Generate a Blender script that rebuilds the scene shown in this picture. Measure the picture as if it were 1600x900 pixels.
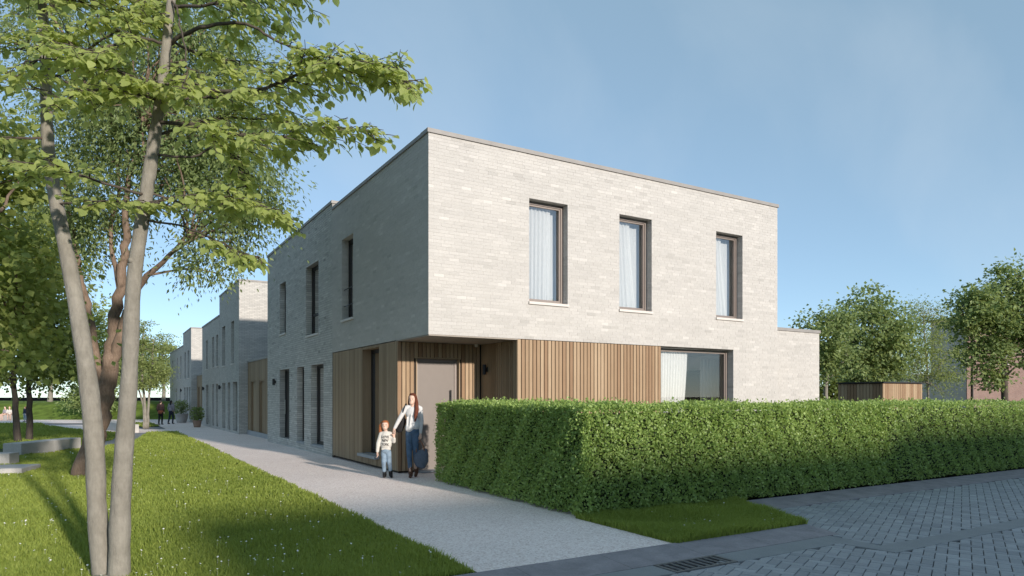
import bpy, bmesh, math, random
import numpy as np
from mathutils import Vector, Matrix
from mathutils.bvhtree import BVHTree

scene = bpy.context.scene
COL = scene.collection
for o in list(bpy.data.objects):
    bpy.data.objects.remove(o)

# ------------------------------------------------------------------ camera
TH = math.radians(30.933)                  # heading of the view against the street grid
CAMP = (-5.298, -11.922, 1.6)
cam_data = bpy.data.cameras.new("camera")
cam_data.sensor_width = 36.0
cam_data.lens = 24.0
cam_data.shift_y = 0.10625                 # architectural shift lens: verticals stay parallel
cam_data.clip_start = 0.1
cam_data.clip_end = 6000
cam = bpy.data.objects.new("camera", cam_data)
cam.location = CAMP
cam.rotation_euler = (math.radians(90), 0, -TH)
COL.objects.link(cam)
scene.camera = cam

# ------------------------------------------------------------------ sky and sun
SUN_EL = math.radians(15.0)
SUN_AZ = math.radians(6.5)                 # towards +X from the -Y direction
world = bpy.data.worlds.new("World")
scene.world = world
world.use_nodes = True
wn = world.node_tree
wn.nodes.clear()
w_out = wn.nodes.new("ShaderNodeOutputWorld")
w_bg = wn.nodes.new("ShaderNodeBackground")
w_sky = wn.nodes.new("ShaderNodeTexSky")
w_sky.sky_type = 'NISHITA'
w_sky.sun_disc = False
w_sky.sun_elevation = SUN_EL
w_sky.sun_rotation = math.pi - SUN_AZ
w_sky.altitude = 0
w_sky.air_density = 0.6
w_sky.dust_density = 0.1
w_sky.ozone_density = 1.6
w_co = wn.nodes.new("ShaderNodeTexCoord")
w_map = wn.nodes.new("ShaderNodeMapping")
w_map.inputs['Rotation'].default_value = (0.3, 0.55, 0.4)
w_map.inputs['Scale'].default_value = (1.3, 3.0, 1.7)
w_noise = wn.nodes.new("ShaderNodeTexNoise")
w_noise.inputs['Scale'].default_value = 1.5
w_noise.inputs['Detail'].default_value = 7
w_noise.inputs['Roughness'].default_value = 0.52
w_noise.inputs['Distortion'].default_value = 0.35
w_ramp = wn.nodes.new("ShaderNodeValToRGB")
w_ramp.color_ramp.elements[0].position = 0.47
w_ramp.color_ramp.elements[0].color = (0, 0, 0, 1)
w_ramp.color_ramp.elements[1].position = 0.80
w_ramp.color_ramp.elements[1].color = (0.22, 0.22, 0.22, 1)
w_mix = wn.nodes.new("ShaderNodeMixRGB")
w_mix.inputs[2].default_value = (2.0, 2.2, 2.35, 1)      # thin high cloud
wn.links.new(w_co.outputs['Generated'], w_map.inputs['Vector'])
wn.links.new(w_map.outputs[0], w_noise.inputs['Vector'])
wn.links.new(w_noise.outputs[0], w_ramp.inputs[0])
wn.links.new(w_ramp.outputs[0], w_mix.inputs[0])
w_veil = wn.nodes.new("ShaderNodeMixRGB")                # even veil of thin high haze over the whole sky
w_veil.inputs[0].default_value = 0.72
w_veil.inputs[2].default_value = (0.73, 1.07, 1.22, 1)
wn.links.new(w_sky.outputs[0], w_veil.inputs[1])
wn.links.new(w_veil.outputs[0], w_mix.inputs[1])
wn.links.new(w_mix.outputs[0], w_bg.inputs['Color'])
w_bg.inputs['Strength'].default_value = 0.15
wn.links.new(w_bg.outputs[0], w_out.inputs[0])

sun_data = bpy.data.lights.new("sun", 'SUN')
sun_data.energy = 2.0
sun_data.angle = math.radians(1.7)
sun_data.color = (1.0, 0.92, 0.82)
sun = bpy.data.objects.new("sun", sun_data)
S = Vector((math.sin(SUN_AZ) * math.cos(SUN_EL), -math.cos(SUN_AZ) * math.cos(SUN_EL), math.sin(SUN_EL)))
sun.rotation_euler = S.to_track_quat('Z', 'Y').to_euler()
sun.location = (0, -40, 30)
COL.objects.link(sun)

scene.view_settings.view_transform = 'Standard'
scene.view_settings.look = 'None'
scene.view_settings.exposure = 1.43
scene.view_settings.gamma = 1.0
scene.view_settings.use_curve_mapping = False
scene.render.engine = 'CYCLES'
scene.cycles.max_bounces = 7
scene.cycles.transparent_max_bounces = 10

# ------------------------------------------------------------------ helpers
FPX = 1066.7
CT, ST = math.cos(TH), math.sin(TH)
def W(x, y, d):
    """a point d metres ahead of the viewpoint, on the sight line measured in the photograph"""
    r = (x - 800) / FPX * d
    return Vector((CAMP[0] + r * CT + d * ST, CAMP[1] - r * ST + d * CT, 1.6 + (620 - y) / FPX * d))

def depth_of(p):
    return (p[0] - CAMP[0]) * ST + (p[1] - CAMP[1]) * CT

def in_frame(p, m=0.0):
    f = depth_of(p)
    if f < 0.5: return False
    x = 800 + FPX * ((p[0] - CAMP[0]) * CT - (p[1] - CAMP[1]) * ST) / f
    y = 620 - FPX * (p[2] - 1.6) / f
    return -m <= x <= 1600 + m and -m <= y <= 900 + m

def gz(y):
    """the ground falls gently away along the row"""
    return -0.005 * max(0.0, y)

def par(o, p):
    if p is not None:
        o.parent = p
        o.matrix_parent_inverse = p.matrix_basis.inverted()
    return o

def tag(o, label=None, category=None, group=None, kind=None):
    if label: o["label"] = label
    if category: o["category"] = category
    if group: o["group"] = group
    if kind: o["kind"] = kind
    return o

def thing(name, loc, label, category, group=None):
    o = bpy.data.objects.new(name, None)
    o.empty_display_size = 0.2
    o.location = loc
    COL.objects.link(o)
    return tag(o, label, category, group)

def mesh_arrays(name, V, F, tint=None, smooth=False):
    """V (n,3) array, F (m,k) array with k vertices per face, tint per face"""
    me = bpy.data.meshes.new(name)
    V = np.asarray(V, dtype=np.float32); F = np.asarray(F, dtype=np.int32)
    m, k = F.shape
    me.vertices.add(len(V)); me.vertices.foreach_set("co", V.ravel())
    me.loops.add(m * k); me.loops.foreach_set("vertex_index", F.ravel())
    me.polygons.add(m)
    me.polygons.foreach_set("loop_start", np.arange(0, m * k, k, dtype=np.int32))
    me.polygons.foreach_set("loop_total", np.full(m, k, dtype=np.int32))
    me.polygons.foreach_set("use_smooth", np.full(m, bool(smooth)))
    if tint is not None:
        a = me.attributes.new("tint", 'FLOAT', 'FACE')
        a.data.foreach_set("value", np.asarray(tint, dtype=np.float32))
    me.update(calc_edges=True)
    return me

def link_mesh(name, me, mat, parent=None):
    if mat is not None:
        me.materials.clear(); me.materials.append(mat)
    o = bpy.data.objects.new(name, me)
    COL.objects.link(o)
    return par(o, parent)

class MB:
    def __init__(self): self.v = []; self.f = []; self.t = []
    def face(self, pts, t=0.5):
        n = len(self.v); self.v += [tuple(p) for p in pts]
        self.f.append(tuple(range(n, n + len(pts)))); self.t.append(t)
    def box(self, lo, hi, t=0.5):
        x0, y0, z0 = lo; x1, y1, z1 = hi; n = len(self.v)
        self.v += [(x0,y0,z0),(x1,y0,z0),(x1,y1,z0),(x0,y1,z0),(x0,y0,z1),(x1,y0,z1),(x1,y1,z1),(x0,y1,z1)]
        for q in ((0,3,2,1),(4,5,6,7),(0,1,5,4),(1,2,6,5),(2,3,7,6),(3,0,4,7)):
            self.f.append(tuple(n + i for i in q)); self.t.append(t)
    def hexa(self, P8, t=0.5):
        n = len(self.v); self.v += [tuple(p) for p in P8]
        for q in ((0,3,2,1),(4,5,6,7),(0,1,5,4),(1,2,6,5),(2,3,7,6),(3,0,4,7)):
            self.f.append(tuple(n + i for i in q)); self.t.append(t)
    def prism(self, poly, z0, z1, t=0.5):
        n = len(self.v); k = len(poly)
        self.v += [(x, y, z0) for x, y in poly] + [(x, y, z1) for x, y in poly]
        self.f.append(tuple(n + k + i for i in range(k))); self.t.append(t)
        self.f.append(tuple(n + k - 1 - i for i in range(k))); self.t.append(t)
        for i in range(k):
            j = (i + 1) % k
            self.f.append((n + i, n + j, n + k + j, n + k + i)); self.t.append(t)
    def tube(self, pts, rad, sides=8, t=0.5, caps=True):
        pts = [Vector(p) for p in pts]; n0 = len(self.v); ref = None
        for i, p in enumerate(pts):
            a = pts[max(0, i - 1)]; b = pts[min(len(pts) - 1, i + 1)]
            d = (b - a)
            d = d.normalized() if d.length > 1e-9 else Vector((0, 0, 1))
            if ref is None:
                ref = d.cross(Vector((0, 0, 1)))
                if ref.length < 0.2: ref = d.cross(Vector((1, 0, 0)))
            ref = (ref - d * ref.dot(d)).normalized()
            bn = d.cross(ref)
            r = rad[i] if hasattr(rad, '__len__') else rad
            for s in range(sides):
                an = 2 * math.pi * s / sides
                self.v.append(tuple(p + (ref * math.cos(an) + bn * math.sin(an)) * r))
        for i in range(len(pts) - 1):
            for s in range(sides):
                s2 = (s + 1) % sides
                self.f.append((n0 + i * sides + s, n0 + i * sides + s2, n0 + (i + 1) * sides + s2, n0 + (i + 1) * sides + s)); self.t.append(t)
        if caps:
            self.f.append(tuple(n0 + sides - 1 - s for s in range(sides))); self.t.append(t)
            e = n0 + (len(pts) - 1) * sides
            self.f.append(tuple(e + s for s in range(sides))); self.t.append(t)
    def mesh(self, name, smooth=False):
        me = bpy.data.meshes.new(name)
        me.from_pydata(self.v, [], self.f)
        a = me.attributes.new("tint", 'FLOAT', 'FACE')
        a.data.foreach_set("value", np.asarray(self.t, dtype=np.float32))
        if smooth: me.polygons.foreach_set("use_smooth", [True] * len(self.f))
        me.update()
        return me
    def build(self, name, mat, parent=None, smooth=False):
        return link_mesh(name, self.mesh(name, smooth), mat, parent)

def smooth_path(pts, n=4):
    """Catmull-Rom through the points"""
    P = [Vector(p) for p in pts]; out = []
    for i in range(len(P) - 1):
        a = P[max(0, i - 1)]; b = P[i]; c = P[i + 1]; d = P[min(len(P) - 1, i + 2)]
        for k in range(n):
            t = k / n
            out.append(0.5 * ((2 * b) + (c - a) * t + (2 * a - 5 * b + 4 * c - d) * t * t + (3 * b - a - 3 * c + d) * t ** 3))
    out.append(P[-1])
    return out

# ------------------------------------------------------------------ materials
def new_mat(name):
    m = bpy.data.materials.new(name); m.use_nodes = True
    nt = m.node_tree; nt.nodes.clear()
    out = nt.nodes.new("ShaderNodeOutputMaterial")
    b = nt.nodes.new("ShaderNodeBsdfPrincipled")
    nt.links.new(b.outputs[0], out.inputs[0])
    return m, nt, b, out

def N(nt, kind, **kw):
    n = nt.nodes.new(kind)
    for k, v in kw.items():
        if k in n.inputs: n.inputs[k].default_value = v
        else: setattr(n, k, v)
    return n

def mixc(nt, fac, a, b, blend='MIX'):
    n = nt.nodes.new("ShaderNodeMixRGB"); n.blend_type = blend
    for i, v in enumerate((fac, a, b)):
        if hasattr(v, 'is_linked') or hasattr(v, 'links'): nt.links.new(v, n.inputs[i])
        elif i == 0: n.inputs[0].default_value = v
        else: n.inputs[i].default_value = (*v, 1) if len(v) == 3 else v
    return n.outputs[0]

def ramp(nt, src, stops):
    n = nt.nodes.new("ShaderNodeValToRGB"); cr = n.color_ramp
    while len(cr.elements) < len(stops): cr.elements.new(0.5)
    for e, (p, c) in zip(cr.elements, stops):
        e.position = p; e.color = (*c, 1) if len(c) == 3 else c
    nt.links.new(src, n.inputs[0])
    return n.outputs[0]

def noise(nt, scale, detail=4, rough=0.55, vec=None, stretch=None, coord='Object'):
    n = N(nt, "ShaderNodeTexNoise"); n.inputs['Scale'].default_value = scale
    n.inputs['Detail'].default_value = detail; n.inputs['Roughness'].default_value = rough
    if vec is None:
        if coord == 'World':
            vec = N(nt, "ShaderNodeNewGeometry").outputs['Position']
        else:
            vec = N(nt, "ShaderNodeTexCoord").outputs[coord]
    if stretch:
        mp = N(nt, "ShaderNodeMapping"); mp.inputs['Scale'].default_value = stretch
        nt.links.new(vec, mp.inputs[0]); vec = mp.outputs[0]
    nt.links.new(vec, n.inputs['Vector'])
    return n.outputs[0]

def bump(nt, b, h, strength=0.3, dist=0.01):
    n = N(nt, "ShaderNodeBump"); n.inputs['Strength'].default_value = strength; n.inputs['Distance'].default_value = dist
    nt.links.new(h, n.inputs['Height']); nt.links.new(n.outputs[0], b.inputs['Normal'])

def attr(nt, name="tint"):
    n = N(nt, "ShaderNodeAttribute"); n.attribute_name = name
    return n.outputs['Fac']

def simple_mat(name, col, rough=0.6, metal=0.0, var=0.12, scale=6.0, bmp=0.0, spec=0.4, coord='World', detail=5):
    m, nt, b, out = new_mat(name)
    n = noise(nt, scale, detail, coord=coord)
    c0 = tuple(max(0, v * (1 - var)) for v in col); c1 = tuple(min(1, v * (1 + var)) for v in col)
    nt.links.new(ramp(nt, n, [(0.3, c0), (0.7, c1)]), b.inputs['Base Color'])
    b.inputs['Roughness'].default_value = rough; b.inputs['Metallic'].default_value = metal
    b.inputs['Specular IOR Level'].default_value = spec
    if bmp: bump(nt, b, n, bmp, 0.01)
    return m

def brick_mat(name, dark, mid, light):
    m, nt, b, out = new_mat(name)
    c = ramp(nt, attr(nt), [(0.0, dark), (0.35, mid), (0.75, light), (1.0, tuple(min(1, v * 1.12) for v in light))])
    n1 = noise(nt, 22, 6, 0.65, stretch=(1, 1, 1.8), coord='World')
    c = mixc(nt, 0.28, c, ramp(nt, n1, [(0.3, (0.62, 0.61, 0.60)), (0.7, (1.12, 1.12, 1.12))]), 'MULTIPLY')
    n2 = noise(nt, 0.9, 4, 0.6, stretch=(1, 1, 2.5), coord='World')
    c = mixc(nt, 0.22, c, ramp(nt, n2, [(0.3, (0.70, 0.70, 0.71)), (0.7, (1.1, 1.09, 1.07))]), 'MULTIPLY')
    nt.links.new(c, b.inputs['Base Color'])
    b.inputs['Roughness'].default_value = 0.9; b.inputs['Specular IOR Level'].default_value = 0.15
    bump(nt, b, noise(nt, 70, 4, coord='World'), 0.35, 0.004)
    return m

def brickwall_mat(name, c1, c2, mortar, row=0.065, width=0.22):
    """coursed brick for walls too far off to tell the bricks apart"""
    m, nt, b, out = new_mat(name)
    pos = N(nt, "ShaderNodeNewGeometry").outputs['Position']
    sx = N(nt, "ShaderNodeSeparateXYZ"); nt.links.new(pos, sx.inputs[0])
    ad = N(nt, "ShaderNodeMath", operation='ADD'); nt.links.new(sx.outputs[0], ad.inputs[0]); nt.links.new(sx.outputs[1], ad.inputs[1])
    cb = N(nt, "ShaderNodeCombineXYZ"); nt.links.new(ad.outputs[0], cb.inputs[0]); nt.links.new(sx.outputs[2], cb.inputs[1])
    br = N(nt, "ShaderNodeTexBrick"); nt.links.new(cb.outputs[0], br.inputs['Vector'])
    br.inputs['Color1'].default_value = (*c1, 1); br.inputs['Color2'].default_value = (*c2, 1); br.inputs['Mortar'].default_value = (*mortar, 1)
    br.inputs['Scale'].default_value = 1.0; br.inputs['Mortar Size'].default_value = 0.008
    br.inputs['Brick Width'].default_value = width; br.inputs['Row Height'].default_value = row
    n2 = noise(nt, 1.1, 4, 0.6, stretch=(1, 1, 2.5), coord='World')
    c = mixc(nt, 0.35, br.outputs[0], ramp(nt, n2, [(0.3, (0.7, 0.7, 0.71)), (0.7, (1.12, 1.1, 1.08))]), 'MULTIPLY')
    nt.links.new(c, b.inputs['Base Color'])
    b.inputs['Roughness'].default_value = 0.9; b.inputs['Specular IOR Level'].default_value = 0.15
    bump(nt, b, br.outputs['Fac'], -0.5, 0.008)
    return m

def wood_mat(name, cols, rough=0.7):
    m, nt, b, out = new_mat(name)
    oi = N(nt, "ShaderNodeObjectInfo")
    c = ramp(nt, oi.outputs['Random'], [(0.0, cols[0]), (0.5, cols[1]), (1.0, cols[2])])
    g = noise(nt, 9, 6, 0.65, stretch=(6, 6, 0.35), coord='World')
    c = mixc(nt, 0.5, c, ramp(nt, g, [(0.25, (0.68, 0.64, 0.6)), (0.75, (1.15, 1.15, 1.15))]), 'MULTIPLY')
    g2 = noise(nt, 0.8, 3, 0.6, coord='World')
    c = mixc(nt, 0.25, c, ramp(nt, g2, [(0.3, (0.75, 0.73, 0.72)), (0.7, (1.1, 1.1, 1.1))]), 'MULTIPLY')
    nt.links.new(c, b.inputs['Base Color']); b.inputs['Roughness'].default_value = rough
    b.inputs['Specular IOR Level'].default_value = 0.25
    bump(nt, b, g, 0.25, 0.003)
    return m

def leaf_mat(name, dark, light, trans, tw=0.35, rough=0.5, spec=0.35):
    m, nt, b, out = new_mat(name)
    a = attr(nt)
    c = ramp(nt, a, [(0.0, dark), (1.0, light)])
    nt.links.new(c, b.inputs['Base Color']); b.inputs['Roughness'].default_value = rough
    b.inputs['Specular IOR Level'].default_value = spec
    tr = N(nt, "ShaderNodeBsdfTranslucent")
    nt.links.new(mixc(nt, 0.6, c, trans), tr.inputs['Color'])
    mx = N(nt, "ShaderNodeMixShader"); mx.inputs[0].default_value = tw
    nt.links.new(b.outputs[0], mx.inputs[1]); nt.links.new(tr.outputs[0], mx.inputs[2])
    nt.links.new(mx.outputs[0], out.inputs[0])
    return m

def glass_mat(name, tint=(0.93, 0.95, 0.95), base=0.06):
    m, nt, b, out = new_mat(name); nt.nodes.remove(b)
    tr = N(nt, "ShaderNodeBsdfTransparent"); tr.inputs[0].default_value = (*tint, 1)
    gl = N(nt, "ShaderNodeBsdfGlossy"); gl.inputs['Roughness'].default_value = 0.0; gl.inputs[0].default_value = (1, 1, 1, 1)
    fr = N(nt, "ShaderNodeFresnel"); fr.inputs[0].default_value = 1.52
    ad = N(nt, "ShaderNodeMath", operation='ADD'); nt.links.new(fr.outputs[0], ad.inputs[0]); ad.inputs[1].default_value = base
    mx = N(nt, "ShaderNodeMixShader"); nt.links.new(ad.outputs[0], mx.inputs[0])
    nt.links.new(tr.outputs[0], mx.inputs[1]); nt.links.new(gl.outputs[0], mx.inputs[2]); nt.links.new(mx.outputs[0], out.inputs[0])
    return m

def cloth_mat(name, col, rough=0.85, scale=30, var=0.15, tw=0.0):
    m, nt, b, out = new_mat(name)
    n = noise(nt, scale, 4, coord='World')
    nt.links.new(ramp(nt, n, [(0.3, tuple(v * (1 - var) for v in col)), (0.7, tuple(min(1, v * (1 + var)) for v in col))]), b.inputs['Base Color'])
    b.inputs['Roughness'].default_value = rough; b.inputs['Specular IOR Level'].default_value = 0.2
    if tw:
        tr = N(nt, "ShaderNodeBsdfTranslucent"); tr.inputs[0].default_value = (*col, 1)
        mx = N(nt, "ShaderNodeMixShader"); mx.inputs[0].default_value = tw
        nt.links.new(b.outputs[0], mx.inputs[1]); nt.links.new(tr.outputs[0], mx.inputs[2]); nt.links.new(mx.outputs[0], out.inputs[0])
    return m

def path_mat():
    m, nt, b, out = new_mat("fine_gravel_path")
    v = N(nt, "ShaderNodeTexVoronoi"); v.inputs['Scale'].default_value = 55
    nt.links.new(N(nt, "ShaderNodeNewGeometry").outputs['Position'], v.inputs['Vector'])
    bw = N(nt, "ShaderNodeRGBToBW"); nt.links.new(v.outputs['Color'], bw.inputs[0])
    c = ramp(nt, bw.outputs[0], [(0.1, (0.66, 0.53, 0.48)), (0.5, (0.86, 0.73, 0.675)), (0.9, (0.95, 0.85, 0.80))])
    n = noise(nt, 0.7, 5, 0.6, coord='World')
    c = mixc(nt, 0.35, c, ramp(nt, n, [(0.3, (0.82, 0.81, 0.81)), (0.7, (1.08, 1.08, 1.08))]), 'MULTIPLY')
    nt.links.new(c, b.inputs['Base Color']); b.inputs['Roughness'].default_value = 0.95; b.inputs['Specular IOR Level'].default_value = 0.15
    bump(nt, b, bw.outputs[0], 0.6, 0.006)
    return m

def stone_mat(name, col, col2, scale=3.0, speck=60, rough=0.85):
    m, nt, b, out = new_mat(name)
    c = ramp(nt, noise(nt, scale, 6, 0.65, coord='World'), [(0.3, col), (0.7, col2)])
    c = mixc(nt, 0.4, c, ramp(nt, noise(nt, speck, 3, 0.6, coord='World'), [(0.35, (0.75, 0.75, 0.75)), (0.65, (1.15, 1.15, 1.15))]), 'MULTIPLY')
    nt.links.new(c, b.inputs['Base Color']); b.inputs['Roughness'].default_value = rough; b.inputs['Specular IOR Level'].default_value = 0.3
    bump(nt, b, noise(nt, speck, 4, coord='World'), 0.3, 0.004)
    return m

def paver_mat():
    m, nt, b, out = new_mat("blue_grey_paver")
    c = ramp(nt, attr(nt), [(0.0, (0.235, 0.24, 0.25)), (0.5, (0.305, 0.31, 0.32)), (1.0, (0.385, 0.39, 0.40))])
    c = mixc(nt, 0.45, c, ramp(nt, noise(nt, 45, 5, 0.7, coord='World'), [(0.3, (0.72, 0.72, 0.72)), (0.7, (1.16, 1.16, 1.16))]), 'MULTIPLY')
    c = mixc(nt, 0.4, c, ramp(nt, noise(nt, 1.2, 4, 0.6, coord='World'), [(0.3, (0.78, 0.78, 0.8)), (0.7, (1.1, 1.1, 1.08))]), 'MULTIPLY')
    nt.links.new(c, b.inputs['Base Color']); b.inputs['Roughness'].default_value = 0.72; b.inputs['Specular IOR Level'].default_value = 0.35
    bump(nt, b, noise(nt, 60, 4, coord='World'), 0.4, 0.004)
    return m

def bark_mat(name, dark, light, stretch=(7, 7, 1.0), scale=4.0):
    m, nt, b, out = new_mat(name)
    n = noise(nt, scale, 7, 0.68, stretch=stretch, coord='World')
    c = ramp(nt, n, [(0.25, dark), (0.70, light)])
    n2 = noise(nt, 2.2, 4, 0.6, stretch=(1, 1, 2.5), coord='World')
    c = mixc(nt, 0.5, c, ramp(nt, n2, [(0.35, (0.70, 0.69, 0.66)), (0.65, (1.1, 1.1, 1.1))]), 'MULTIPLY')
    nt.links.new(c, b.inputs['Base Color']); b.inputs['Roughness'].default_value = 0.9; b.inputs['Specular IOR Level'].default_value = 0.2
    bump(nt, b, n, 0.6, 0.02)
    return m

M = {}
M['brick'] = brick_mat("pale_grey_brick", (0.425, 0.402, 0.378), (0.483, 0.457, 0.430), (0.522, 0.494, 0.466))
M['brick_b'] = brick_mat("pale_grey_brick_open_joint", (0.33, 0.32, 0.305), (0.48, 0.462, 0.438), (0.58, 0.56, 0.53))
M['mortar'] = simple_mat("mortar", (0.48, 0.455, 0.428), 0.95, var=0.08, scale=9, spec=0.1)
M['mortar_b'] = simple_mat("recessed_mortar", (0.27, 0.26, 0.248), 0.95, var=0.15, scale=9, spec=0.1)
M['farbrick'] = brickwall_mat("far_grey_brick", (0.55, 0.525, 0.49), (0.44, 0.42, 0.395), (0.34, 0.325, 0.305))
M['redbrick'] = brickwall_mat("red_brick_wall", (0.25, 0.150, 0.125), (0.20, 0.115, 0.098), (0.26, 0.23, 0.21))  # brick tone darkened to carry the shade of the tree in front
M['coping'] = simple_mat("stone_coping", (0.27, 0.25, 0.235), 0.6, var=0.08, scale=5)
M['sill'] = simple_mat("window_sill_stone", (0.60, 0.55, 0.51), 0.6, var=0.06, scale=8)
M['bluestone'] = simple_mat("blue_grey_sill", (0.30, 0.31, 0.33), 0.6, var=0.1, scale=8)
M['slat'] = wood_mat("cedar_slat", ((0.265, 0.165, 0.098), (0.345, 0.237, 0.148), (0.42, 0.305, 0.20)))
M['slat_dark'] = wood_mat("cedar_slat_shaded", ((0.25, 0.175, 0.108), (0.30, 0.215, 0.138), (0.35, 0.26, 0.172)))  # darker cedar copy for faces turned from the sun, shade put into the colour
M['batten'] = simple_mat("dark_batten_backing", (0.05, 0.035, 0.025), 0.9)
M['soffit'] = simple_mat("soffit_board", (0.30, 0.26, 0.22), 0.7, var=0.05)
M['frame'] = simple_mat("bronze_window_frame", (0.235, 0.195, 0.175), 0.42, 0.25, var=0.04)
M['frame_dark'] = simple_mat("dark_window_frame", (0.035, 0.03, 0.03), 0.45, 0.2, var=0.05)  # left facade frames: shade put into the near-black colour; plain dark elsewhere
M['door'] = simple_mat("taupe_door_panel", (0.185, 0.157, 0.140), 0.5, 0.1, var=0.03)
M['steel'] = simple_mat("brushed_steel", (0.5, 0.5, 0.5), 0.3, 0.9, var=0.03)
M['black'] = simple_mat("black_metal", (0.03, 0.03, 0.032), 0.45, 0.4, var=0.1)
M['glass'] = glass_mat("window_glass", base=0.06)
M['glass_up'] = glass_mat("reflective_window_glass", base=0.16)
M['curtain'] = cloth_mat("white_curtain", (0.82, 0.81, 0.80), 0.9, 20, 0.03, 0.35)
M['room'] = simple_mat("interior_plaster", (0.74, 0.73, 0.71), 0.9, var=0.03)
M['roomfloor'] = simple_mat("interior_floor", (0.25, 0.2, 0.16), 0.6, var=0.1)
M['roof'] = simple_mat("flat_roof_felt", (0.08, 0.08, 0.085), 0.9)
M['path'] = path_mat()
M['asphalt'] = stone_mat("grey_path_surface", (0.20, 0.20, 0.205), (0.27, 0.265, 0.265), 2.0, 90)
M['kerb'] = stone_mat("kerb_concrete", (0.21, 0.195, 0.205), (0.33, 0.30, 0.31), 3.5, 55)
M['gutter'] = stone_mat("gutter_concrete", (0.225, 0.232, 0.236), (0.275, 0.282, 0.286), 2.5, 80)
M['paver'] = paver_mat()
M['joint'] = simple_mat("joint_sand", (0.014, 0.015, 0.017), 0.95, var=0.3, scale=30)
M['bench'] = stone_mat("pale_concrete", (0.40, 0.38, 0.36), (0.50, 0.475, 0.455), 2.0, 50)
M['iron'] = simple_mat("cast_iron", (0.15, 0.145, 0.145), 0.6, 0.3, var=0.25, scale=25)
M['soil'] = simple_mat("lawn_soil", (0.055, 0.075, 0.022), 0.95, var=0.4, scale=5, spec=0.1)
M['field'] = simple_mat("dark_ploughed_field", (0.010, 0.011, 0.012), 0.95, var=0.3, scale=0.2, spec=0.0)
M['blade'] = leaf_mat("grass_blade", (0.165, 0.220, 0.038), (0.360, 0.410, 0.090), (0.50, 0.57, 0.09), 0.36, 0.55, 0.25)
M['hedgeleaf'] = leaf_mat("privet_leaf", (0.180, 0.275, 0.075), (0.42, 0.53, 0.165), (0.56, 0.70, 0.15), 0.37, 0.42, 0.4)
M['hedgecore'] = simple_mat("hedge_dark_core", (0.018, 0.026, 0.010), 0.95, var=0.4, scale=12)  # near-black tone for the light-blocking block inside the hedge
M['leaf_a'] = leaf_mat("lime_leaf", (0.26, 0.33, 0.105), (0.48, 0.53, 0.19), (0.82, 0.87, 0.27), 0.60, 0.5, 0.3)
M['leaf_b'] = leaf_mat("fine_birch_leaf", (0.125, 0.175, 0.062), (0.270, 0.325, 0.125), (0.46, 0.54, 0.18), 0.42, 0.45, 0.4)
M['leaf_c'] = leaf_mat("dark_lime_leaf", (0.150, 0.195, 0.052), (0.340, 0.380, 0.115), (0.56, 0.62, 0.13), 0.48, 0.5, 0.3)
M['leaf_d'] = leaf_mat("maple_leaf", (0.130, 0.190, 0.075), (0.310, 0.370, 0.135), (0.48, 0.56, 0.17), 0.42, 0.5, 0.3)
M['leaf_e'] = leaf_mat("pale_honey_locust_leaf", (0.19, 0.235, 0.075), (0.32, 0.365, 0.135), (0.46, 0.52, 0.16), 0.42, 0.5, 0.25)
M['bark_a'] = bark_mat("smooth_grey_bark", (0.185, 0.168, 0.142), (0.275, 0.252, 0.214), (5, 5, 2.0), 5.0)
M['bark_b'] = bark_mat("brown_bark", (0.125, 0.085, 0.062), (0.26, 0.19, 0.145), (9, 9, 1.5))
M['bark_c'] = bark_mat("thin_dark_bark", (0.055, 0.045, 0.038), (0.12, 0.098, 0.08))
M['petal'] = simple_mat("daisy_petal", (0.82, 0.80, 0.76), 0.7, var=0.03)

# ------------------------------------------------------------------ facades
def P_front(y0):
    return lambda u, z, d: (u, y0 - d, z)
def P_left(x0):
    return lambda u, z, d: (x0 - d, u, z)

def fbox(mb, P, u0, u1, z0, z1, d0, d1, t=0.5):
    mb.hexa([P(u0, z0, d0), P(u1, z0, d0), P(u1, z0, d1), P(u0, z0, d1), P(u0, z1, d0), P(u1, z1, d0), P(u1, z1, d1), P(u0, z1, d1)], t)

def wall_sheet(mb, P, u0, u1, z0, z1, ops, d):
    us = sorted({u0, u1} | {min(max(v, u0), u1) for o in ops for v in o[:2]})
    zs = sorted({z0, z1} | {min(max(v, z0), z1) for o in ops for v in o[2:4]})
    for a, b in zip(us[:-1], us[1:]):
        for c, e in zip(zs[:-1], zs[1:]):
            um, zm = (a + b) / 2, (c + e) / 2
            if any(o[0] < um < o[1] and o[2] < zm < o[3] for o in ops): continue
            mb.face([P(a, c, d), P(b, c, d), P(b, e, d), P(a, e, d)])

def reveal_sheet(mb, P, o, r, d, head=True, floor=True):
    u0, u1, z0, z1 = o[:4]
    mb.face([P(u0, z0, d), P(u0, z1, d), P(u0, z1, -r), P(u0, z0, -r)])
    mb.face([P(u1, z0, d), P(u1, z1, d), P(u1, z1, -r), P(u1, z0, -r)])
    if head: mb.face([P(u0, z1, d), P(u1, z1, d), P(u1, z1, -r), P(u0, z1, -r)])
    if floor: mb.face([P(u0, z0, d), P(u1, z0, d), P(u1, z0, -r), P(u0, z0, -r)])

def snap(ops, p):
    return [(a, b, round(c / p) * p, round(e / p) * p) for a, b, c, e in ops]

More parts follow.
